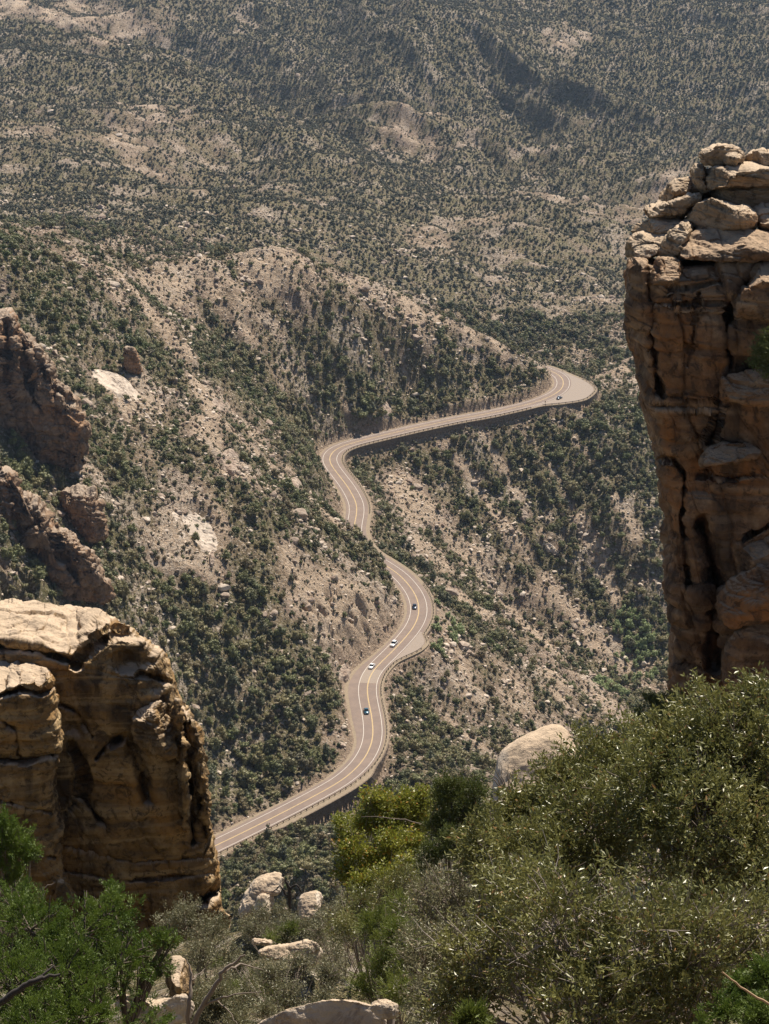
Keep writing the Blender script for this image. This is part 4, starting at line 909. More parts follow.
SM = [([(222, 452), (232, 448), (239, 455), (240, 466), (232, 474), (222, 472), (217, 462)], 'blocky tan outcrop at the lower end of the sandy ridge'),
      ([(224, 468), (236, 466), (240, 474), (230, 478)], 'flat tan rock just under the blocky outcrop'),
      ([(286, 480), (296, 476), (303, 484), (305, 504), (297, 512), (290, 502)], 'upright pale outcrop on the ridge above the road bend'),
      ([(166, 512), (190, 508), (212, 520), (222, 548), (205, 560), (188, 548), (170, 530)], 'pale bare bedrock patch among shrubs on the left slope'),
      ([(208, 560), (213, 548), (216, 562), (212, 574)], 'thin dark upright spire of rock beside the bedrock patch'),
      ([(335, 668), (345, 660), (352, 668), (350, 684), (338, 684)], 'dark overhanging rock above the widest part of the road'),
      ([(186, 330), (192, 324), (198, 334), (192, 342)], 'small tan knob of rock on the long sandy ridge'),
      ([(208, 400), (222, 398), (228, 410), (216, 418)], 'dark blocky rock beside the sandy wash on the ridge'),
      ([(375, 408), (388, 400), (394, 410), (388, 424), (378, 422)], 'pale outcrop above the road cut before the far bend'),
      ([(540, 540), (552, 545), (560, 556), (548, 556)], 'pale ledge in the gully under the far bend'),
      ([(574, 460), (586, 470), (578, 476)], 'small pale ledge on the slope under the far bend'),
      ([(515, 505), (527, 512), (533, 526), (520, 524)], 'light stone outcrop in the middle of the canyon wall')]
_hb = np.arange(-40, 810, 2.0)
def hitD(px, py):
    """terrain distance on the rays through many pixels"""
    q = qof(py); u = uof(px, py); j = np.clip(np.searchsorted(_cols, u), 1, NC - 1); out = np.empty(len(px))
    msk = _rows > 500
    for k in range(len(px)): out[k] = _rows[int(np.argmax(msk & (GQ[:, j[k]] <= q[k])))]
    return out
def outcrop(pl, label, mat, height, seed, name='outcrop', cat='outcrop', n=7):
    """angular rock following the slope it breaks out of"""
    rim = pres(chaikin(pl, 1), 90); c = rim.mean(0); nr_ = 26; rows = []
    D0 = hitD(rim[:, 0], rim[:, 1]); Dc = hitD(np.array([c[0]]), np.array([c[1]]))[0]
    D0 = np.clip(D0, Dc - 14, Dc + 14)
    for _ in range(8): D0 = .25 * np.roll(D0, 1) + .5 * D0 + .25 * np.roll(D0, -1)
    for k in range(nr_):
        f = k / (nr_ - 1); r = 1 - f; p = c + (rim - c) * r
        Dg = D0 * r + Dc * (1 - r); rows.append(P(p[:, 0], p[:, 1], Dg) + np.array([0, -.35, .75]) * height * (min(1, f * 2.6) ** .7) - np.array([0, 0, .8]) * (k == 0))
    V = np.vstack(rows); V0 = V.copy()
    st = fbm3(V / (height * 2.2), 2, seed); V[:, 2] += height * .4 * st * (np.repeat(np.arange(nr_), 90) > 1); V += (fbm3(V / 1.6, 3, seed + 5, .6) * .35)[:, None] * np.array([.4, -.6, .8])
    me = mesh_np(name, V, [grid_faces(nr_, 90, True), np.array([np.arange(90)[::-1]])], smooth=False, mats=[mat]); attr(me, 'bleach', np.full(len(V), .35))
    o = link(name, me); tag(o, label, cat); return o
outcrop(SLAB[0], SLAB[1], M_pale, 1.0, 151, 'bedrock_slab', 'rock slab')
for i, (pl, lab) in enumerate(SM):
    outcrop(pl, lab, M_stone if i not in (3, 9) else M_pale, 2.2 if i not in (3,) else .9, 160 + i)
# --- boulders of the ledge in front
c8 = lambda L: [(180 + x / 3.845, 860 + y / 3.845) for x, y in L]
c9 = lambda L: [(x / 3.845, 860 + y / 3.845) for x, y in L]
def ledge_rock(poly, D, depth, back, seed, label, mat=M_btop, **kw):
    sm_ = kw.pop('soft', 1.0)
    kw.setdefault('lump', (.12 * sm_ * D / 40, 1.1 * D / 40)); kw.setdefault('rough', (.04 * sm_ * D / 40, .35 * D / 40)); kw.setdefault('lean', .8)
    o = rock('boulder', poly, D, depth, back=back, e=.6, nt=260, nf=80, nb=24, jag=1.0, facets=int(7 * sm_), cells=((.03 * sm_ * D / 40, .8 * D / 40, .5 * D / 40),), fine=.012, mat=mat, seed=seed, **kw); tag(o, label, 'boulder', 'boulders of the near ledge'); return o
ledge_rock([(470, 1015), (486, 880), (492, 790), (498, 762), (508, 748), (524, 735), (546, 726), (563, 727), (574, 742), (598, 772), (612, 880), (625, 1015)], 62, 1.0, 2.2, 201, 'smooth pale domed boulder poking up behind the big leafy shrub', soft=.75, ctr=(545, 815))
ledge_rock(c8([(222, 200), (262, 128), (300, 78), (350, 52), (395, 55), (415, 75), (410, 110), (380, 122), (340, 135), (310, 170), (300, 220), (230, 240)]), 70, .8, 1.5, 203, 'pale hooked boulder between the giant boulder and the burnt snag')
ledge_rock(c8([(290, 160), (310, 128), (345, 135), (352, 165), (330, 220), (285, 220)]), 69, .5, 1.0, 205, 'small pale rounded boulder tucked under the hooked boulder')
ledge_rock(c8([(452, 175), (470, 145), (500, 124), (530, 124), (546, 148), (540, 180), (500, 230), (455, 220)]), 68, .6, 1.2, 207, 'pale rounded boulder right of the burnt snag')
ledge_rock(c8([(278, 306), (320, 302), (355, 306), (356, 330), (320, 334), (285, 324)]), 50, .3, .7, 209, 'little flat white stone among the grey shrubs')
ledge_rock(c8([(305, 350), (340, 338), (420, 328), (500, 322), (540, 345), (545, 385), (500, 400), (400, 380), (320, 375)]), 46, .5, 1.4, 211, 'low broad pale slab lying in the middle of the shrubs')
ledge_rock(c8([(250, 660), (330, 610), (400, 588), (460, 565), (520, 545), (620, 533), (720, 548), (769, 575), (800, 640), (760, 760), (250, 760)]), 27, .5, 1.6, 213, 'long pale sunlit slab at the bottom edge under the shrubs', soft=.5)
ledge_rock(c9([(430, 530), (470, 515), (560, 545), (640, 535), (740, 540), (742, 600), (700, 640), (560, 640), (470, 600)]), 31, .5, 1.3, 215, 'flat pale slab beside the bright green pine at the left')
ledge_rock(c9([(650, 400), (675, 378), (712, 388), (735, 440), (728, 530), (700, 548), (655, 530)]), 34, .6, 1.0, 217, 'brownish upright rock between the pine and the grey shrub', mat=M_bould)
ledge_rock(c9([(208, 130), (216, 70), (236, 64), (256, 95), (275, 150), (298, 172), (255, 185), (218, 160)]), 81.2, .4, 1.0, 219, 'narrow tan stone added for the sunlit edge strip of the giant boulder shelf', mat=M_bould, lean=.1)  # added stone in place of the shelf's sunlit edge strip
ledge_rock(c8([(130, 330), (150, 180), (180, 200), (200, 215), (190, 270), (150, 330)]), 84, .5, 1.5, 221, 'orange stone wedge at the right foot of the giant boulder', mat=M_bould, lean=.2)
ledge_rock([(395, 935), (402, 930), (410, 934), (411, 944), (404, 950), (397, 944)], 30, .15, .4, 223, 'small pinkish stone half hidden in the green shrub')
ledge_rock([(370, 1004), (385, 998), (398, 1008), (392, 1018), (374, 1016)], 26, .15, .5, 225, 'small pale stone at the right end of the long slab')
print('rocks done')
# ------------------------------------------------------------------ plants of the near ledge
def rspheres(blobs, n, rng, shell=.55):
    C = np.array([P(b[0], b[1], b[2]) for b in blobs]); R = np.array([b[3] * b[2] / F for b in blobs])
    sq = np.array([b[4] if len(b) > 4 else 1.0 for b in blobs])
    k = rng.choice(len(C), n, p=R ** 2.4 / (R ** 2.4).sum()); d = rng.normal(0, 1, (n, 3)); d /= np.linalg.norm(d, axis=1)[:, None]
    rr = R[k] * (shell + (1.0 - shell) * rng.uniform(0, 1, n)) * rng.uniform(.82, 1.14, n) * (1 + .42 * fbm3(d * 1.7 + k[:, None] * 3.7, 2, 5))
    c = C[k] + d * rr[:, None] * np.stack([np.ones(n), np.ones(n), sq[k]], -1)
    # uneven outline: drop tips lying in random hollows
    keep = fbm3(c / (R.mean() * .45) + 7, 2, int(rng.integers(1, 99))) > -.17
    return c[keep], d[keep], C, R
def plant(name, label, cat, blobs, mat, n_tw, per, leaf, aspect, spread, seed, wood=None, style='leaf', stems=None, twigs=60, bare=0, group=None, wr=.02, shell=.5, base=None, up=.35):
    rng = np.random.default_rng(seed)
    c, d, C, R = rspheres(blobs, n_tw, rng, shell)
    root = empty(name, (0, 0, 0))
    low = C[np.argmin(C[:, 2])]
    if base is None:
        gx, gy = C[:, 0].mean(), C[:, 1].mean(); gz = float(ground(gx, gy)[0]); gz = min(gz, C[:, 2].min() - R.max() * .3)
        base = np.array([gx, gy, gz])
    else: base = np.array(base)
    root.location = base
    # leaves around each twig tip
    m = len(c); cc = np.repeat(c, per, 0); dd = np.repeat(d, per, 0)
    td = d + rng.normal(0, .35, (m, 3)) + [0, 0, up]; td /= np.linalg.norm(td, axis=1)[:, None]; tdd = np.repeat(td, per, 0)
    along = rng.uniform(-1, .6, m * per)[:, None] * spread * 1.6
    off = rng.normal(0, spread * (.42 if style == 'leaf' else .35), (m * per, 3))
    pos = cc + tdd * along + off
    if style == 'leaf':
        ax = tdd * .7 + rng.normal(0, .65, (m * per, 3)); ax /= np.linalg.norm(ax, axis=1)[:, None]
    else:
        ax = tdd + rng.normal(0, .40, (m * per, 3)) + [0, 0, .25]; ax /= np.linalg.norm(ax, axis=1)[:, None]
    r_ = rng.normal(0, 1, (m * per, 3)); sd = np.cross(ax, r_); sd /= np.linalg.norm(sd, axis=1)[:, None]; nn = np.cross(ax, sd)
    L = (leaf * rng.uniform(.6, 1.25, m * per))[:, None]; w = L * aspect
    V = np.stack([pos, pos + ax * L * .5 + sd * w * .5 + nn * w * .18, pos + ax * L, pos + ax * L * .5 - sd * w * .5 + nn * w * .18], 1).reshape(-1, 3) - base
    o = link('foliage', mesh_np('foliage', V, np.arange(m * per * 4).reshape(-1, 4), smooth=False, mats=[mat]), root)
    # wood
    parts = []; st = []
    for k in range(len(C)):
        a = base; b = C[k]; mid = a * .5 + b * .5 + rng.normal(0, 1, 3) * R[k] * .25
        p = np.array([a * 1.0, a * .7 + mid * .3 + rng.normal(0, .02, 3), mid, mid * .4 + b * .6 + rng.normal(0, .06, 3) * R[k], b]) - base
        parts.append(tube(p, np.linspace(wr * 1.6, wr * .6, 5), 6) + (0,)); st.append(p + base)
    for k in range(min(twigs, m)):
        j = int(np.argmin(np.linalg.norm(C - c[k], axis=1) / R)); s0 = st[j][rng.integers(2, 5)]; e0 = c[k] + (c[k] - s0) * (.12 if k < bare else 0)
        mid = s0 * .5 + e0 * .5 + rng.normal(0, .08, 3) * np.linalg.norm(e0 - s0)
        parts.append(tube(np.array([s0, s0 * .7 + mid * .3 + rng.normal(0, .01, 3), mid, mid * .4 + e0 * .6 + rng.normal(0, .02, 3), e0]) - base, np.linspace(wr * .5, wr * .14, 5), 4) + (0,))
        for q in range(3 if k < bare else 1):
            f0 = mid * rng.uniform(.2, .8); f0 = mid + (e0 - mid) * rng.uniform(0, .8); g0 = f0 + (rng.normal(0, 1, 3) * .5 + (e0 - s0) / (np.linalg.norm(e0 - s0) + 1e-6)) * R[j] * .28
            parts.append(tube(np.array([f0, (f0 + g0) / 2 + rng.normal(0, .015, 3), g0]) - base, [wr * .3, wr * .2, wr * .1], 4) + (0,))
    Vv, Ff, mi = join_parts(parts)
    link('branches', mesh_np('branches', Vv, Ff, smooth=True, mats=[wood or M_bark]), root)
    tag(root, label, cat, group); return root
M_leafA = leafmat('leathery olive leaves', (.150, .155, .045), (.245, .238, .076), None, rough=.36, spec=.5, trans=.22, nscale=1.2, inst=False, dry=(.965, (.34, .20, .08)))
M_leafB = leafmat('grey green leaves', (.17, .165, .085), (.25, .235, .13), None, rough=.45, spec=.4, trans=.2, nscale=1.0, inst=False, dry=(.97, (.35, .25, .13)))
M_leafY = leafmat('yellowing leaves', (.19, .215, .032), (.32, .32, .05), None, rough=.45, spec=.4, trans=.3, nscale=1.4, inst=False, dry=(.94, (.45, .24, .04)))
M_pine = leafmat('bright pine needles', (.085, .135, .020), (.15, .205, .036), None, rough=.5, spec=.35, trans=.25, nscale=1.5, inst=False)
M_junf = leafmat('juniper sprays', (.085, .11, .030), (.135, .155, .042), None, rough=.55, trans=.2, nscale=1.2, inst=False)
M_grn = leafmat('light green sprays', (.13, .165, .030), (.19, .22, .048), None, rough=.5, trans=.25, nscale=1.2, inst=False)
M_twig = plain('silver grey twigs', (.22, .18, .145), .9, 0, .1)
M_dead = plain('dead weathered wood', (.24, .19, .15), .9)
M_burnt = plain('charred wood', (.05, .042, .038), .9)
M_twig2 = plain('pale bare twigs', (.36, .31, .27), .9, 0, .1)
G1 = 'leafy shrubs of the near ledge'
A = dict(style='leaf', aspect=.36)
plant('leafy_shrub', 'large olive green leafy shrub under the rock cliff, tallest on the right', 'shrub', [(720, 745, 22, 70), (680, 760, 22, 60), (770, 760, 22, 80), (640, 790, 21.5, 55), (700, 830, 21, 90), (780, 860, 21, 80), (655, 735, 22.3, 34), (700, 705, 22.4, 34), (755, 695, 22.4, 30)], M_leafA, 6200, 11, .066, .36, .06, 901, wood=M_twig, twigs=260, bare=30, group=G1, shell=.45)
plant('leafy_shrub', 'olive leafy shrub in front of the pale domed boulder', 'shrub', [(600, 770, 23, 52), (560, 790, 23, 48), (520, 815, 23, 42), (590, 830, 22, 70), (490, 850, 22.5, 46), (625, 745, 23.3, 34), (540, 860, 21.5, 66)], M_leafA, 5200, 11, .064, .36, .058, 903, wood=M_twig, twigs=240, bare=20, group=G1, shell=.45)
plant('leafy_shrub', 'dense olive leafy shrub with dark hollow middle and bare grey twigs, lowest in front', 'shrub', [(560, 930, 18.5, 90), (640, 950, 18, 95), (490, 960, 19, 70), (700, 960, 18, 90), (600, 1020, 17.5, 90), (760, 930, 18.5, 70), (520, 890, 19.5, 50), (460, 1000, 19, 50)], M_leafA, 5400, 10, .064, .37, .055, 905, wood=M_twig2, twigs=460, bare=190, group=G1, shell=.5)
plant('leafy_shrub', 'thin grey olive shrub left of the dense dark hollow shrub', 'shrub', [(440, 900, 24, 50), (420, 950, 23, 40), (455, 945, 23, 40), (430, 990, 22, 44), (480, 890, 24, 34)], M_leafB, 1700, 10, .05, .34, .055, 907, wood=M_twig, twigs=160, bare=50, group=G1, shell=.3)
plant('yellowing_oak', 'small oak with yellow and orange tinged leaves above the road wall', 'tree', [(390, 812, 44, 26), (365, 822, 44, 20), (352, 850, 43, 20), (412, 804, 44, 20), (425, 798, 44, 14), (340, 822, 43.5, 10), (420, 822, 44, 18), (372, 800, 44, 16), (375, 862, 43, 20), (345, 835, 43.5, 12), (345, 872, 43, 14), (392, 845, 43, 22), (412, 842, 43, 16), (362, 885, 42, 18), (385, 880, 42, 20), (405, 865, 42, 16)], M_leafY, 2900, 11, .075, .5, .09, 909, wood=M_twig, twigs=140, bare=50, shell=.4)
plant('juniper', 'dark green juniper right beside the yellow tinged oak', 'tree', [(452, 800, 38, 26), (470, 815, 38, 22), (440, 825, 38, 20), (455, 845, 37, 22), (432, 850, 37, 14), (475, 790, 38, 16), (425, 865, 37, 12), (448, 782, 38, 12)], M_junf, 1500, 22, .06, .30, .07, 911, style='needle', twigs=90, bare=10, shell=.4)
plant('pine', 'bright green pine filling the bottom left corner', 'tree', [(30, 930, 30, 48), (80, 935, 30, 44), (115, 915, 30.5, 34), (60, 980, 29, 60), (120, 965, 29.5, 38), (10, 990, 28, 60), (150, 945, 30, 22), (160, 965, 30, 20), (20, 900, 31, 30), (112, 893, 31, 18), (165, 940, 30, 14), (80, 1020, 28, 50), (150, 1020, 28, 26), (30, 1040, 27, 50)], M_pine, 3400, 40, .050, .30, .060, 913, style='needle', twigs=240, bare=60, wood=M_bark, shell=.5, wr=.045, up=.3)
plant('pine', 'small bright green pine bough against the giant boulder at the left edge', 'tree', [(10, 842, 33, 28), (-15, 850, 33, 30), (30, 850, 33, 14), (5, 822, 33, 14), (12, 872, 33, 16)], M_pine, 800, 40, .050, .30, .060, 915, style='needle', twigs=50, bare=14, wood=M_twig, shell=.4, wr=.03, up=.3)
plant('grey_shrub', 'silvery grey green shrub at the foot of the giant boulder', 'shrub', [(185, 915, 44, 26), (215, 930, 44, 24), (165, 925, 44, 18), (200, 950, 43, 26), (230, 955, 43, 20), (180, 965, 43, 20), (195, 990, 42, 26), (225, 985, 42, 26)], M_leafB, 2000, 11, .055, .34, .07, 917, wood=M_twig, twigs=120, bare=20, shell=.3, group='grey shrubs of the near ledge')
plant('grey_shrub', 'low grey green shrub just below the hooked boulder', 'shrub', [(262, 915, 60, 16), (280, 912, 60, 14), (245, 925, 59, 14), (292, 922, 58, 14), (270, 930, 57, 14)], M_leafB, 700, 10, .065, .36, .09, 919, wood=M_twig, twigs=60, shell=.3, group='grey shrubs of the near ledge')
plant('grey_shrub', 'sparse grey shrub with many leaves catching light above the long slab', 'shrub', [(270, 975, 36, 26), (300, 965, 37, 24), (330, 975, 36, 24), (250, 990, 35, 22), (290, 995, 34, 24), (325, 1000, 34, 20), (240, 965, 38, 18), (265, 1010, 33, 18)], M_leafB, 2300, 9, .052, .34, .07, 921, wood=M_twig, twigs=160, bare=50, shell=.2, group='grey shrubs of the near ledge')
plant('grey_shrub', 'brownish grey bush right of the broad slab in the shrubs', 'shrub', [(330, 915, 52, 18), (345, 900, 54, 16), (318, 930, 50, 16), (350, 930, 48, 22), (335, 950, 46, 20), (365, 950, 44, 20), (360, 900, 52, 14)], M_leafB, 1500, 9, .06, .34, .08, 923, wood=M_dead, twigs=120, bare=40, shell=.25, group='grey shrubs of the near ledge')
plant('green_shrub', 'fresh green shrub between the grey bush and the thin olive shrub', 'shrub', [(398, 935, 30, 30), (375, 925, 32, 22), (410, 960, 29, 30), (385, 965, 30, 24), (400, 905, 32, 18), (365, 985, 30, 20), (400, 990, 28, 24)], M_grn, 1500, 20, .07, .16, .06, 925, style='needle', wood=M_twig, twigs=110, bare=20, shell=.3)
plant('olive_shrub', 'olive green shrub filling the gap under the yellow tinged oak', 'shrub', [(360, 905, 40, 24), (385, 890, 41, 22), (405, 880, 41, 22), (345, 925, 38, 22), (425, 895, 40, 20), (375, 930, 37, 24), (420, 920, 36, 22)], M_leafA, 2000, 10, .058, .36, .07, 943, wood=M_twig, twigs=110, bare=16, shell=.3)
plant('green_shrub', 'small fresh green tuft at the bottom edge below the dense shrub', 'shrub', [(472, 1016, 16.5, 16), (482, 1020, 16.5, 12), (462, 1024, 16.5, 12)], M_grn, 160, 22, .07, .14, .04, 927, style='needle', twigs=10, shell=.2)
plant('pine', 'pine sapling with bright needles in the bottom right corner', 'tree', [(745, 990, 14, 26), (765, 975, 14, 24), (725, 1010, 13.8, 22), (765, 1015, 13.5, 34), (700, 1024, 13.5, 16)], M_pine, 620, 36, .030, .28, .032, 929, style='needle', twigs=40, bare=8, shell=.3, up=.3)
plant('green_shrub', 'low yellow green shrub behind the grey bush near the burnt snag', 'shrub', [(283, 935, 55, 12), (292, 928, 55, 10), (270, 938, 54, 10)], M_grn, 260, 20, .08, .18, .07, 931, style='needle', twigs=20, shell=.2)
plant('blue_juniper', 'blue green juniper sapling above the grey bush', 'tree', [(358, 885, 58, 9), (356, 896, 58, 11), (352, 906, 58, 12), (362, 874, 58, 6)], leafmat('blue green sprays', (.07, .10, .07), (.11, .14, .10), None, trans=.15, inst=False), 260, 16, .07, .3, .07, 933, style='needle', twigs=20, shell=.2)
plant('juniper', 'dark juniper at the foot of the rock cliff behind the leafy shrub', 'tree', [(662, 704, 70, 14), (650, 700, 70, 10), (676, 700, 70, 12), (690, 712, 69, 14), (665, 722, 69, 18), (640, 715, 70, 10)], M_junf, 700, 16, .10, .3, .12, 935, style='needle', twigs=30, shell=.3)
plant('cliff_bush', 'very dark bush growing out of a ledge on the rock cliff', 'shrub', [(762, 350, 71.5, 14), (775, 345, 71.5, 18), (757, 362, 71.5, 11), (770, 368, 71.5, 14), (764, 338, 71.5, 8)], M_junf, 520, 14, .10, .34, .12, 937, twigs=30, shell=.3, base=tuple(P(765, 380, 72.5)))
plant('green_shrub', 'green bush between the cliff foot and the leafy shrub at the right edge', 'shrub', [(765, 690, 50, 14), (780, 700, 50, 18)], M_grn, 240, 18, .10, .2, .1, 939, style='needle', twigs=14, shell=.2)
plant('grey_shrub', 'grey shrub hiding the feet of the two pale boulders by the burnt snag', 'shrub', [(305, 926, 56, 14), (322, 918, 56, 13), (338, 926, 55, 14), (285, 936, 55, 14), (252, 930, 56, 14), (320, 940, 54, 16)], M_leafB, 1300, 10, .06, .34, .085, 941, wood=M_twig, twigs=80, bare=14, shell=.3, group='grey shrubs of the near ledge')
# bare wood
def snag(name, label, cat, mat, paths, base, group=None):
    root = empty(name, tuple(base)); 
    V, Ff, mi = join_parts([tube(np.array([P(*q[:3]) for q in p]) - base, [q[3] * .6 for q in p], 7) + (0,) for p in paths])
    link('trunk', mesh_np('trunk', V, Ff, smooth=True, mats=[mat]), root); tag(root, label, cat, group); return root
def sub(p, D=None, n=5, seed=0, amp=1.2):
    """refine a pixel path (px,py,D,r) with wobble"""
    p = np.array(p, float); r = np.random.default_rng(abs(seed)); t = np.linspace(0, len(p) - 1, (len(p) - 1) * n + 1)
    q = np.stack([np.interp(t, np.arange(len(p)), p[:, k]) for k in range(4)], -1); q[1:, :2] += r.normal(0, amp, (len(q) - 1, 2)); return [tuple(v) for v in q]
snag('dead_branch', 'dead grey forked branch reaching up over the grey shrubs', 'dead branch', M_dead,
     [sub([(186, 1040, 26, .07), (200, 1010, 26, .06), (216, 985, 26, .05), (226, 968, 26, .042), (245, 955, 26, .02)], seed=1, amp=.7), sub([(224, 972, 26, .03), (240, 964, 26.3, .022), (262, 970, 26.5, .01)], seed=2, amp=.6),
      sub([(206, 1005, 26, .03), (228, 995, 25.7, .02), (262, 992, 25.5, .008)], seed=3, amp=.6), sub([(186, 1040, 26, .06), (190, 1000, 26, .045), (192, 975, 26.2, .03), (186, 960, 26.3, .012)], seed=4, amp=.6),
      sub([(216, 1000, 26, .02), (230, 1012, 25.8, .012), (240, 1030, 25.6, .006)], seed=5, amp=.6), sub([(192, 980, 26, .02), (205, 968, 26.2, .01), (210, 958, 26.2, .005)], seed=6, amp=.5)], P(190, 1035, 26))
snag('burnt_snag', 'charred black snag standing between the two pale boulders', 'dead tree', M_burnt,
     [sub([(290, 925, 64, .12), (289, 905, 64, .11), (290, 888, 64, .10), (285, 880, 64, .05)], seed=7, amp=.4), sub([(290, 890, 64, .06), (296, 884, 64, .05), (303, 893, 64, .03)], seed=8, amp=.4), sub([(289, 898, 64, .06), (280, 886, 64, .05), (272, 892, 64, .02)], seed=9, amp=.4),
      sub([(290, 900, 64, .04), (296, 896, 64, .03), (304, 888, 64, .01)], seed=10, amp=.4)], P(290, 925, 64))
snag('dead_branch', 'long thin pale dead stem arching across the yellow tinged oak', 'dead branch', M_twig,
     [sub([(432, 827, 42, .022), (405, 820, 42, .02), (380, 817, 42, .014), (362, 817, 42, .008)], seed=11, amp=.4)], P(428, 825, 43))
snag('dead_branch', 'tangle of white bare twigs rising left of the domed boulder', 'dead branch', M_twig,
     [sub([(510, 800, 40, .025), (505 + dx * .4, 780, 40, .018), (503 + dx, 762 + abs(dx) * .4, 40, .006)], seed=20 + dx, amp=.7) for dx in (-26, -18, -10, -3, 5, 12, 20)], P(510, 800, 40))
snag('dead_branch', 'white bare twigs beside the cliff foot at the right edge', 'dead branch', M_twig,
     [sub([(790, 690, 40, .03), (768, 680, 40, .02), (750 + dx, 668 + abs(dx), 40, .006)], seed=40 + dx, amp=.6) for dx in (-8, 0, 6, 12)], P(790, 690, 40))
snag('dead_branch', 'pale crooked dead branch above the pine, below the shelf of the boulder', 'dead branch', M_twig,
     [sub([(28, 900, 33, .03), (40, 890, 33, .022), (55, 883, 33, .01)], seed=50, amp=.5)], P(28, 900, 33))
snag('dead_branch', 'tan dry stalk slanting across the bottom right corner', 'dead branch', plain('dry tan stalk', (.42, .28, .16), .8),
     [sub([(722, 972, 12, .008), (745, 990, 12, .012), (775, 1008, 12, .014)], seed=51, amp=.4)], P(775, 1008, 12))
snag('dead_branch', 'dark crooked limb lying through the bright green pine', 'dead branch', M_burnt,
     [sub([(-10, 1010, 26.5, .09), (15, 992, 26.5, .075), (35, 980, 26.5, .06), (60, 975, 26.5, .03)], seed=52, amp=1.0), sub([(30, 985, 26.5, .05), (45, 972, 26.6, .03), (55, 966, 26.7, .015)], seed=53, amp=.6)], P(-10, 1010, 26.5))
# undergrowth that closes the gaps: three shrubs, copied with their parts
def copy_plant(src, loc, sc_, rz, label, group):
    r = src.copy(); COL.objects.link(r); r.location = loc; r.scale = (sc_,) * 3; r.rotation_euler = (0, 0, rz); r['label'] = label; r['group'] = group
    for ch in list(src.children):
        c = ch.copy(); COL.objects.link(c); c.parent = r
    return r
def pp(px, py, D, dz=0): g = P(px, py, D); return (g[0], g[1], float(ground(g[0], g[1])[0]) + dz)
UG = []
for k, (px, py, D, m_, lab) in enumerate([(215, 1010, 34, M_leafB, 'greyish olive'), (250, 930, 40, M_grn, 'fresh green'), (320, 1015, 33, M_leafB, 'pale grey')]):
    g_ = pp(px, py, D, .42); py = float(project(*g_)[1])
    UG.append(plant('undergrowth_shrub', 'low %s shrub in the undergrowth of the near ledge' % lab, 'shrub', [(px, py, D, 26 * 34 / D), (px + 24 * 34 / D, py + 4, D, 20 * 34 / D), (px - 22 * 34 / D, py + 4, D, 20 * 34 / D), (px + 4, py - 12 * 34 / D, D, 18 * 34 / D)], m_, 800, 11 if m_ is M_leafB else 20, .06, .34 if m_ is M_leafB else .16, .075, 950 + k, style='leaf' if m_ is M_leafB else 'needle', wood=M_twig, twigs=60, bare=16, shell=.25, group='undergrowth of the near ledge', base=pp(px, py, D)))
MARKS2 = [(265, 895, 'the hooked boulder'), (308, 905, 'the boulder right of the burnt snag'), (289, 925, 'the burnt snag'), (290, 948, 'the broad slab in the shrubs'), (310, 1010, 'the long pale slab'), (178, 965, 'the brownish upright rock'), (150, 1005, 'the flat pale slab by the pine'),
          (215, 990, 'the forked dead branch'), (80, 950, 'the bright green pine'), (190, 930, 'the foot of the giant boulder'), (385, 850, 'the yellow tinged oak'), (400, 940, 'the fresh green shrub'), (440, 950, 'the thin grey olive shrub'), (455, 830, 'the dark juniper')]
rg = np.random.default_rng(77); labs = [u['label'] for u in UG]
spots = []
for D in (24, 28, 33, 38, 44, 51, 59, 68, 78, 90):
    for px in np.arange(150, 470, 34 * 34 / D * 1.1):
        spots.append((px + rg.normal(0, 9), D * (1 + rg.normal(0, .03))))
for px, D in spots:
    k = int(rg.choice(3, p=[.38, .38, .24])); g = P(px, 950, D); z = float(ground(g[0], g[1])[0]); qx, qy = project(g[0], g[1], z + .3)
    if not (-60 < qx < 500 and qy < 1120): continue
    if 215 < qx < 400 and 985 < qy and D < 32: continue
    if 225 < qx < 330 and D > 62: continue
    copy_plant(UG[k], (g[0], g[1], z - .25 - .006 * D), rg.uniform(.65, 1.05) * (.6 if D > 40 and 230 < qx < 340 else 1), rg.uniform(0, 6.28), ('low greyish olive shrub', 'low fresh green shrub', 'low pale grey shrub')[k] + ' ' + where(g[0], g[1], z + .3, MARKS2), 'undergrowth of the near ledge')
print('plants done')
# ------------------------------------------------------------------ retaining walls, guard rails, cars
M_wall = NT('dark stone retaining wall', .95, .15); _n = M_wall.noise(1.2, 5, .65); M_wall.color(M_wall.mix(M_wall.ramp(_n, (.35, 0.0), (.65, 1.0)), (.12, .09, .07), (.22, .17, .125))); M_wall.bump(M_wall.voro(1.1), .8, .25); M_wall = M_wall.m
def idx_of(px, py): return int(np.argmin((RPX - px) ** 2 + (RPY - py) ** 2))
def strip_wall(name, a, b, off, z0, z1, thick, mat, label, cat, group=None):
    i0, i1 = idx_of(*a), idx_of(*b); i0, i1 = min(i0, i1), max(i0, i1)
    c = RC[i0:i1]; n = RN[i0:i1]; o = off[i0:i1]; t_ = z0[i0:i1]; b_ = z1[i0:i1]
    def pt(oo, z): return np.stack([c[:, 0] + n[:, 0] * oo, c[:, 1] + n[:, 1] * oo, z], -1)
    V = np.stack([pt(o, t_), pt(o + thick, t_), pt(o + thick + .25, b_), pt(o, b_)], 1).reshape(-1, 3)
    Fc = [grid_faces(len(c), 4, True), np.array([[0, 1, 2, 3], [len(V) - 1, len(V) - 2, len(V) - 3, len(V) - 4]])]
    o_ = link(name, mesh_np(name, V, np.vstack(Fc), smooth=False, mats=[mat])); tag(o_, label, cat, group); return o_
off = WR + SHR + .35
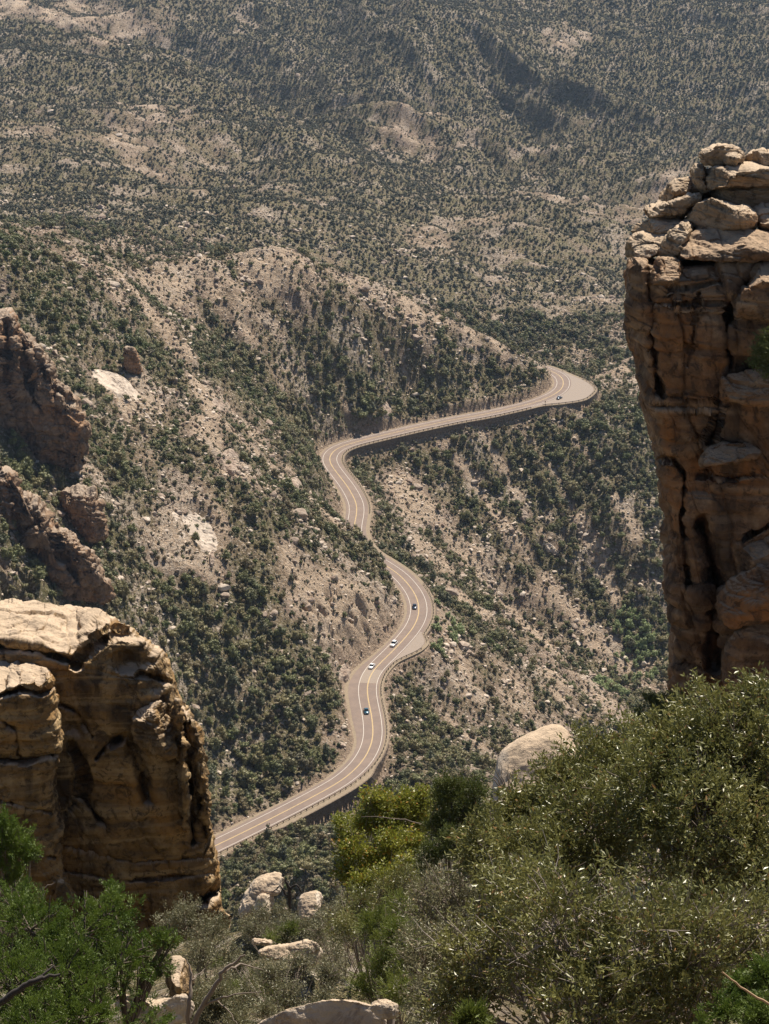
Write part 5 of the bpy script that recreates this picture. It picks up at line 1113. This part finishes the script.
for a, b, lab in (((240, 833), (376, 742), 'long dark retaining wall under the nearest stretch of road'),
                  ((418, 598), (409, 636), 'short tall retaining wall on the outside of the middle bend'),
                  ((332, 470), (460, 418.5), 'dark retaining wall curving below the road at the inner bend'),
                  ((461, 418.3), (538, 402), 'dark retaining wall below the road leading to the far bend'),
                  ((545, 398.5), (562, 378), 'retaining wall round the outside of the far pullout')):
    strip_wall('retaining_wall', a, b, off, ZR + .12 + 0 * RS, ZR - np.maximum(WH, 1.0) - 1.6, .5, M_wall, lab, 'wall', 'retaining walls of the road')
M_rail = plain('weathered brown guard rail', (.30, .235, .185), .7, 0, .3); M_post = plain('dark timber post', (.07, .055, .045), .9)
pv_ = np.array([(x, y, z) for x in (-.11, .11) for y in (-.11, .11) for z in (-.9, .84)], float); pf_ = np.array([(0, 1, 3, 2), (4, 6, 7, 5), (0, 4, 5, 1), (2, 3, 7, 6), (0, 2, 6, 4), (1, 5, 7, 3)])
POST = mesh_np('post', pv_, pf_, smooth=False, mats=[M_post])
def guard_rail(a, b, label, side=1, step=2):
    i0, i1 = sorted((idx_of(*a), idx_of(*b))); o = (WR + .75) if side > 0 else -(WL + .6)
    c = RC[i0:i1]; n = RN[i0:i1] * side; oo = np.abs(o[i0:i1])
    root = empty('guard_rail', tuple(c[len(c) // 2])); base = np.array(root.location)
    prof = [(0, .42), (-.07, .50), (-.02, .58), (-.07, .66), (0, .74), (.03, .74), (.03, .42)]
    V = np.stack([np.stack([c[:, 0] + n[:, 0] * (oo + p), c[:, 1] + n[:, 1] * (oo + p), ZR + 0 * oo + z], -1) for p, z in prof], 1).reshape(-1, 3) - base
    link('rail', mesh_np('rail', V, grid_faces(len(c), len(prof), True), smooth=False, mats=[M_rail]), root)
    for k in range(1, len(c), step):
        p = link('post', POST, root, loc=(c[k, 0] + n[k, 0] * (oo[k] + .16) - base[0], c[k, 1] + n[k, 1] * (oo[k] + .16) - base[1], ZR - base[2])); p.rotation_euler = (0, 0, math.atan2(n[k, 1], n[k, 0]))
    tag(root, label, 'guard rail', 'guard rails along the road')
guard_rail((200, 852), (345, 778), 'guard rail on dark posts along the nearest stretch of road')
guard_rail((345, 778), (368.3, 698), 'guard rail round the bend where the blue car drives')
guard_rail((368.3, 698), (399.5, 644), 'guard rail edging the small pullout above the middle of the road')
guard_rail((404, 640), (408, 584), 'guard rail on the outside of the middle bend')
guard_rail((356, 514), (331, 454), 'guard rail inside the bend below the road cut')
guard_rail((331, 454), (430, 424.6), 'guard rail on the dark wall after the inner bend')
guard_rail((430, 424.6), (526, 404.5), 'guard rail on the dark wall leading to the far bend')
guard_rail((534, 403), (563, 380), 'low rail round the edge of the far pullout')

M_glass = plain('dark car glass', (.02, .025, .03), .08, 0, .8); M_tyre = plain('black tyre rubber', (.02, .02, .02), .9); M_rim = plain('alloy rim', (.5, .5, .5), .35, 1); M_lamp = plain('clear lamp glass', (.8, .8, .75), .2); M_red = plain('red lamp glass', (.4, .02, .02), .3)
def bev(name, V, Fc, mat, parent, bevel=.03, smooth=True):
    me = mesh_np(name, V, Fc, smooth=False, mats=[mat]); 
    import bmesh
    bm = bmesh.new(); bm.from_mesh(me); bmesh.ops.recalc_face_normals(bm, faces=bm.faces)
    if bevel: bmesh.ops.bevel(bm, geom=list(bm.edges), offset=bevel, segments=2, affect='EDGES', profile=.6)
    bm.to_mesh(me); bm.free(); return link(name, me, parent)
def loft(secs):
    """secs: list of (x, [(y,z)...]) cross sections"""
    n = len(secs[0][1]); V = np.array([(x, y, z) for x, s in secs for y, z in s], float); Fc = [tuple(r) for r in grid_faces(len(secs), n, True)]
    return V, Fc
def car(paint, L=4.5, Wd=1.82, Hh=1.45, suv=False):
    root = empty('car', (0, 0, 0)); h = Wd / 2; zb = .28; zs = .86 if not suv else 1.0
    # body: sections along x (front +x)
    def sec(x, w, z1, z0=zb): return (x, [(-w * .94, z0), (-w, z0 + .22), (-w, z1 - .14), (-w * .90, z1), (w * .90, z1), (w, z1 - .14), (w, z0 + .22), (w * .94, z0)])
    xs_ = [(-L / 2, h * .86, zs - .10), (-L / 2 + .25, h * .97, zs + .02), (-L * .22, h, zs + .03), (0, h, zs), (L * .2, h, zs - .02), (L * .38, h * .96, zs - .12), (L / 2 - .12, h * .88, zs - .24), (L / 2, h * .78, zs - .32)]
    V, Fc = loft([sec(*s) for s in xs_]); n = 8
    me = mesh_np('body', V, [np.array(Fc)], smooth=True, mats=[paint]); import bmesh
    bm = bmesh.new(); bm.from_mesh(me); bm.verts.ensure_lookup_table(); bm.faces.new([bm.verts[k] for k in range(n)]); bm.faces.new([bm.verts[len(bm.verts) - n + k] for k in range(n)][::-1])
    bmesh.ops.recalc_face_normals(bm, faces=bm.faces); bm.to_mesh(me); bm.free(); link('body', me, root)
    # glasshouse and roof
    xr = (-L * .40 if suv else -L * .33, -L * .30 if suv else -L * .20, L * .04, L * .19)
    def cs(x0, x1, w0, w1, z0, z1, nm, mat, bevel):
        V = np.array([(x0[0], -w0, z0), (x0[1], -w0, z0), (x0[1], w0, z0), (x0[0], w0, z0), (x1[0], -w1, z1), (x1[1], -w1, z1), (x1[1], w1, z1), (x1[0], w1, z1)], float)
        return bev(nm, V, np.array([(0, 3, 2, 1), (4, 5, 6, 7), (0, 1, 5, 4), (1, 2, 6, 5), (2, 3, 7, 6), (3, 0, 4, 7)]), mat, root, bevel)
    cs((xr[0], xr[3]), (xr[1], xr[2]), h * .92, h * .76, zs - .02, Hh - .05, 'window', M_glass, .03)
    cs((xr[1] - .08, xr[2] + .06), (xr[1] + .03, xr[2] - .06), h * .78, h * .70, Hh - .075, Hh, 'roof', paint, .025)
    for sx in (-1, 1):
        for sy in (-1, 1):
            rr = .33 if not suv else .37
            an = np.arange(18) / 18 * 2 * pi
            pr = [(0, .10), (rr * .6, .10), (rr * .62, .115), (rr * .96, .115), (rr, .08), (rr, -.08), (rr * .96, -.115), (0, -.115)]
            Vw = np.array([(r_ * cos(a_), y_ * 1.0, r_ * sin(a_)) for r_, y_ in pr for a_ in an])
            w_ = link('wheel', None, root) if False else link('wheel', mesh_np('wheel', Vw, grid_faces(len(pr), 18, True), smooth=False, mats=[M_tyre]), root, (sx * L * .31, sy * (h - .08), rr))
            Vr = np.array([(r_ * cos(a_), y_, r_ * sin(a_)) for r_, y_ in ((0, .13), (rr * .5, .125), (rr * .6, .118)) for a_ in an]) * [1, sy, 1]
            link('rim', mesh_np('rim', Vr, grid_faces(3, 18, True), smooth=False, mats=[M_rim]), w_)
    for sy in (-1, 1):
        y0, y1 = sorted((sy * h * .48, sy * h * .80))
        Vb = lambda xa, xb, za, zb_: np.array([(x, y, z) for x in (xa, xb) for y in (y0, y1) for z in (za, zb_)], float)
        link('headlight', mesh_np('headlight', Vb(L / 2 - .12, L / 2 + .015, zs - .50, zs - .35), pf_, smooth=False, mats=[M_lamp]), root)
        link('tail_light', mesh_np('tail_light', Vb(-L / 2 - .015, -L / 2 + .1, zs - .32, zs - .14), pf_, smooth=False, mats=[M_red]), root)
        m0, m1 = sorted((sy * h * .98, sy * (h + .17)))
        link('mirror', mesh_np('mirror', np.array([(x, y, z) for x in (L * .13, L * .16) for y in (m0, m1) for z in (zs, zs + .13)], float), pf_, smooth=False, mats=[paint]), root)
    return root
def park(root, px, py, lane, label, cat='car', group='cars on the road', flip=False):
    d = (RPX - px) ** 2 + (RPY - py) ** 2
    best = min(((project(RC[i, 0] + RN[i, 0] * lane, RC[i, 1] + RN[i, 1] * lane, ZR + .7), i) for i in range(len(RC))), key=lambda q: (q[0][0] - px) ** 2 + (q[0][1] - py) ** 2)
    i = best[1]; root.location = (RC[i, 0] + RN[i, 0] * lane, RC[i, 1] + RN[i, 1] * lane, ZR + .025)
    root.rotation_euler = (0, 0, math.atan2(RT[i, 1], RT[i, 0]) + (0 if flip else pi)); tag(root, label, cat, group)
pw = plain('white car paint', (.78, .78, .77), .3, 0, .6); pb = plain('blue car paint', (.03, .10, .15), .3, .3, .6); pd = plain('dark blue car paint', (.025, .04, .07), .3, .3, .6); ps = plain('silver grey car paint', (.16, .19, .23), .35, .5, .6)
park(car(pb, 4.6, 1.85, 1.5), 364.3, 710.5, -1.75, 'blue car nearest the viewer, driving down alone below the patched road')
park(car(pw, 4.4, 1.82, 1.45), 371, 665, -1.8, 'low white car just above the lighter road patch')
park(car(pw, 4.8, 1.95, 1.8, True), 392, 643, -1.8, 'tall white car with a boxy roof, beside the small pullout')
park(car(pd, 4.6, 1.85, 1.5), 410.8, 607, -1.8, 'dark blue car driving through the middle bend')
park(car(ps, 4.4, 1.8, 1.5), 560, 399.5, 6.4, 'grey car parked at the wall of the far pullout', flip=True)
# marker post at the far bend
i = idx_of(536, 402); p0 = np.array([RC[i, 0] + RN[i, 0] * 6.2, RC[i, 1] + RN[i, 1] * 6.2, ZR])
mp_ = empty('marker_post', tuple(p0)); link('post', mesh_np('post', pv_ * [.8, .8, 1] + [0, 0, .9], pf_, smooth=False, mats=[M_post]), mp_)
link('plate', mesh_np('plate', np.array([(x, y, z) for x in (-.3, .3) for y in (-.16, -.12) for z in (1.2, 1.75)], float), pf_, smooth=False, mats=[plain('dark sign plate', (.10, .06, .04), .6)]), mp_)
tag(mp_, 'short dark marker post at the road edge before the far pullout', 'marker post')
# ------------------------------------------------------------------ haze
t = NT('thin dry haze'); 
for nn in list(t.n):
    if nn.type != 'OUTPUT_MATERIAL': t.n.remove(nn)
pv = t.n.new('ShaderNodeVolumePrincipled'); pv.inputs['Density'].default_value = 2.8e-5
pv.inputs['Color'].default_value = (.50, .70, 1.0, 1); pv.inputs['Anisotropy'].default_value = .2
t.l.new(pv.outputs[0], [x for x in t.n if x.type == 'OUTPUT_MATERIAL'][0].inputs['Volume'])
V = np.array([(x, y, z) for x in (-15000, 15000) for y in (-60, 13500) for z in (-900, 260)], float)
Fc = np.array([(0, 1, 3, 2), (4, 6, 7, 5), (0, 4, 5, 1), (2, 3, 7, 6), (0, 2, 6, 4), (1, 5, 7, 3)])
me = mesh_np('haze', V, Fc, smooth=False, mats=[t.m]); tag(link('haze', me), kind='stuff')
